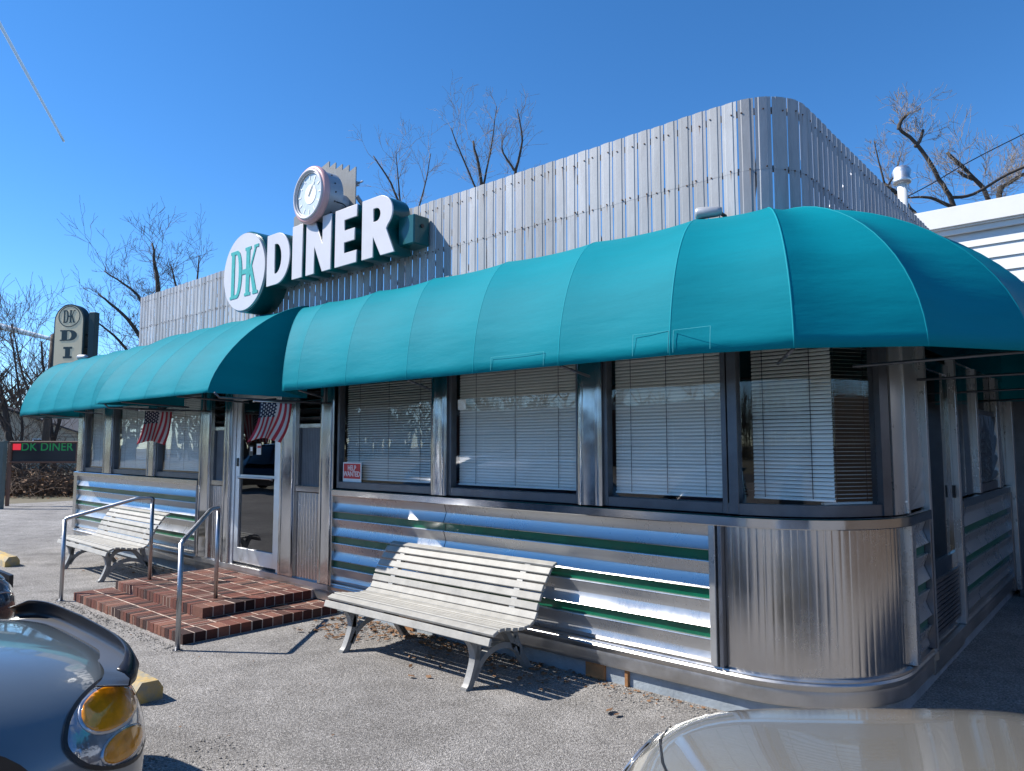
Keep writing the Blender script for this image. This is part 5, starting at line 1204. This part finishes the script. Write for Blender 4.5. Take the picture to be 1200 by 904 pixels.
def house(px, d, w_, dp, h, rot, m, lab, ridge=1.6):
    p = g0(at(px, 560, d)); rt = empty('house', p, rot, label=lab, cat='house')
    bm = bmesh.new(); vs = [(-w_ / 2, 0), (w_ / 2, 0), (w_ / 2, h), (0, h + ridge), (-w_ / 2, h)]
    A_ = [bm.verts.new((x, -dp / 2, z)) for x, z in vs]; B_ = [bm.verts.new((x, dp / 2, z)) for x, z in vs]; bm.faces.new(A_); bm.faces.new(B_[::-1])
    for i in range(5): bm.faces.new((A_[i], B_[i], B_[(i + 1) % 5], A_[(i + 1) % 5]))
    recalc(bm); mesh_obj('wall', bm, m, rt)
    bm = bmesh.new()
    for s in (-1, 1):
        a = Vector((s * (w_ / 2 + .4), 0, h - .1)); b_ = Vector((0, 0, h + ridge + .12)); t = .1
        v = [bm.verts.new((q.x, y, q.z + o)) for q in (a, b_) for y in (-dp / 2 - .3, dp / 2 + .3) for o in (0, t)]
        for f in ((0, 2, 6, 4), (1, 5, 7, 3), (0, 1, 3, 2), (4, 6, 7, 5), (0, 4, 5, 1), (2, 3, 7, 6)): bm.faces.new([v[i] for i in f])
    recalc(bm); mesh_obj('roof', bm, M['roof'], rt)
    for x in (-w_ * .28, w_ * .25):
        bm = bmesh.new(); box(bm, x - .5, x + .5, -dp / 2 - .05, -dp / 2 - .003, 1.0, 2.2); f = mesh_obj('window', bm, M['white'], rt)
        bm = bmesh.new(); box(bm, x - .42, x + .42, -dp / 2 - .056, -dp / 2 - .052, 1.08, 2.12); mesh_obj('pane', bm, M['carglass'], f)
    return rt
house(38, 52, 9, 8, 2.6, R(50), M['tan'], 'tan house glimpsed through the twigs behind the message board', 1.5)
house(92, 62, 12, 8, 2.9, R(35), M['siding'], 'pale house glimpsed beyond the brambles right of the message board', 1.5)
# far belt of bare woodland that closes the horizon all round
rg = random.Random(5); bm = bmesh.new()
for i in range(2600):
    a = rg.uniform(0, 2 * math.pi); rr = rg.uniform(88, 120); x, y = rr * math.cos(a), rr * math.sin(a); h = rg.uniform(5, 10)
    pts = [Vector((x, y, 0)), Vector((x + rg.gauss(0, .5), y + rg.gauss(0, .5), h * .5)), Vector((x + rg.gauss(0, 1), y + rg.gauss(0, 1), h))]
    tube(bm, pts, [.25, .16, .03], 3, cap=False)
    for k in range(7):
        f = rg.uniform(.3, 1); p = pts[0].lerp(pts[2], f); aa = rg.uniform(0, 6.28); l_ = rg.uniform(.8, 2.6); tube(bm, [p, p + Vector((math.cos(aa) * l_ * .6, math.sin(aa) * l_ * .6, l_ * .7)), p + Vector((math.cos(aa) * l_, math.sin(aa) * l_, l_ * 1.3))], [.12, .08, .02], 3, cap=False)
tag(mesh_obj('distant_woods', bm, M['bramble']), 'far belt of bare brown woodland on the horizon', 'woods', kind='stuff')
# low shop across the road (seen in the steel and the window glass)
sh = empty('shop_building', (-34, -52, 0), label='low brick shop across the road reflected in the steel', cat='building')
bm = bmesh.new(); box(bm, -18, 18, -6, 6, 0, 4.6); mesh_obj('wall', bm, mat('shop_brick', (.20, .085, .06), .85, 0, 0, 20, .25, 4), sh)
bm = bmesh.new(); box(bm, -18.2, 18.2, -6.2, 6.2, 4.61, 5.1); mesh_obj('parapet', bm, M['fascia'], sh)
for x in (-12, -4, 4, 12):
    bm = bmesh.new(); box(bm, x - 2.4, x + 2.4, 6.002, 6.05, .7, 3.2); f = mesh_obj('window', bm, M['white'], sh); bm = bmesh.new(); box(bm, x - 2.25, x + 2.25, 6.052, 6.06, .85, 3.05); mesh_obj('pane', bm, M['carglass'], f)

# ---------------------------------------------------------------- debris on the ground
rg = random.Random(19); bm = bmesh.new()
def leafat(x, y, s, zz=.006):
    Mx = Matrix.Translation((x, y, zz + s * .25)) @ Matrix.Rotation(rg.uniform(0, 6.28), 4, 'Z') @ Matrix.Rotation(rg.uniform(-.6, .6), 4, 'X')
    vs = [bm.verts.new(Mx @ Vector(c)) for c in ((-s, 0, 0), (-s * .3, -s * .5, s * .15), (s * .6, -s * .35, 0), (s, 0, s * .2), (s * .4, s * .45, 0), (-s * .4, s * .4, s * .1))]; bm.faces.new(vs)
for i in range(420): leafat(rg.uniform(-6.15, -3.2), -abs(rg.gauss(0, .22)) - .0, rg.uniform(.012, .035))
for i in range(60): leafat(rg.uniform(-6.1, -5.2), -rg.uniform(0, .7), rg.uniform(.015, .04))
for i in range(70): leafat(rg.uniform(-12, -9.2), -abs(rg.gauss(0, .3)), rg.uniform(.015, .03))
for i in range(60): leafat(rg.uniform(-3.2, -1.6), -abs(rg.gauss(0, .12)), rg.uniform(.01, .02))
for x, y, s in ((-2.67, -.50, .05), (-2.60, -.52, .035), (-4.15, -.88, .035), (-4.35, -.72, .03), (-4.05, -.80, .03)): leafat(x, y, s)
for i in range(45): leafat(rg.uniform(-9, 1), rg.uniform(-3, -.6), rg.uniform(.008, .016))
tag(mesh_obj('fallen_leaves', bm, M['leaf']), 'dry brown leaves scattered along the foot of the wall', 'leaves', kind='stuff')
bm = bmesh.new()
for i in range(2600):
    r1 = rg.random()
    if r1 < .35: x, y = rg.uniform(-6.15, -2), -abs(rg.gauss(0, .16))
    elif r1 < .55: x, y = rg.uniform(-9.2, -6.1), -1.66 - abs(rg.gauss(0, .07))
    elif r1 < .75: x, y = rg.uniform(-4.2, -2.4), rg.uniform(-3.0, -2.3)
    else: x, y = rg.uniform(-1.15, .2), rg.uniform(-.5, 5)
    s = rg.uniform(.003, .009); 
    vs = bmesh.ops.create_icosphere(bm, subdivisions=1, radius=s, matrix=Matrix.Translation((x, y, s * .4)) @ Matrix.Diagonal((1, rg.uniform(.6, 1.2), .7, 1)))
tag(mesh_obj('gravel', bm, mat('loose_stones', (.34, .32, .29), .9, 0, 0, 20, .6, 9)), 'loose grit and small stones on the asphalt', 'gravel', kind='stuff')

# ---------------------------------------------------------------- contrails, far up in the sky
def contrail(pa, pb, d, r0, r1, lab):
    bm = bmesh.new(); a, b = at(*pa, d), at(*pb, d); n = 20; tube(bm, [a.lerp(b, i / n) for i in range(n + 1)], [r0 + (r1 - r0) * i / n for i in range(n + 1)], 8, cap=True)
    tag(mesh_obj('contrail', bm, M['contrail'], smooth=True), lab, 'contrail', kind='structure')
contrail((-30, -26), (75, 166), 8000, 24, 13, 'thin white contrail slanting down the upper left sky')
contrail((-60, 368), (62, 398), 8000, 60, 22, 'broad faint white contrail low in the sky at the left edge')

# unseen board fence, added only to darken reflections in the end wall
fe = empty('added_dark_fence', (3.0, 3, 0), label='dark board fence beside the lot mirrored in the shaded end wall', cat='fence'); fo = Matrix.Translation(-fe.location)
bm = bmesh.new()
for k in range(60): box(bm, 3.0, 3.025, -1 + k * .11, -1 + k * .11 + .10, .05, 2.3 + .02 * math.sin(k * 3))
q = mesh_obj('boards', bm, M['wood'], fe); q.matrix_parent_inverse = fo
bm = bmesh.new(); box(bm, 3.026, 3.07, -1, 5.6, .5, .6); box(bm, 3.026, 3.07, -1, 5.6, 1.8, 1.9); q = mesh_obj('rail', bm, M['wood'], fe); q.matrix_parent_inverse = fo
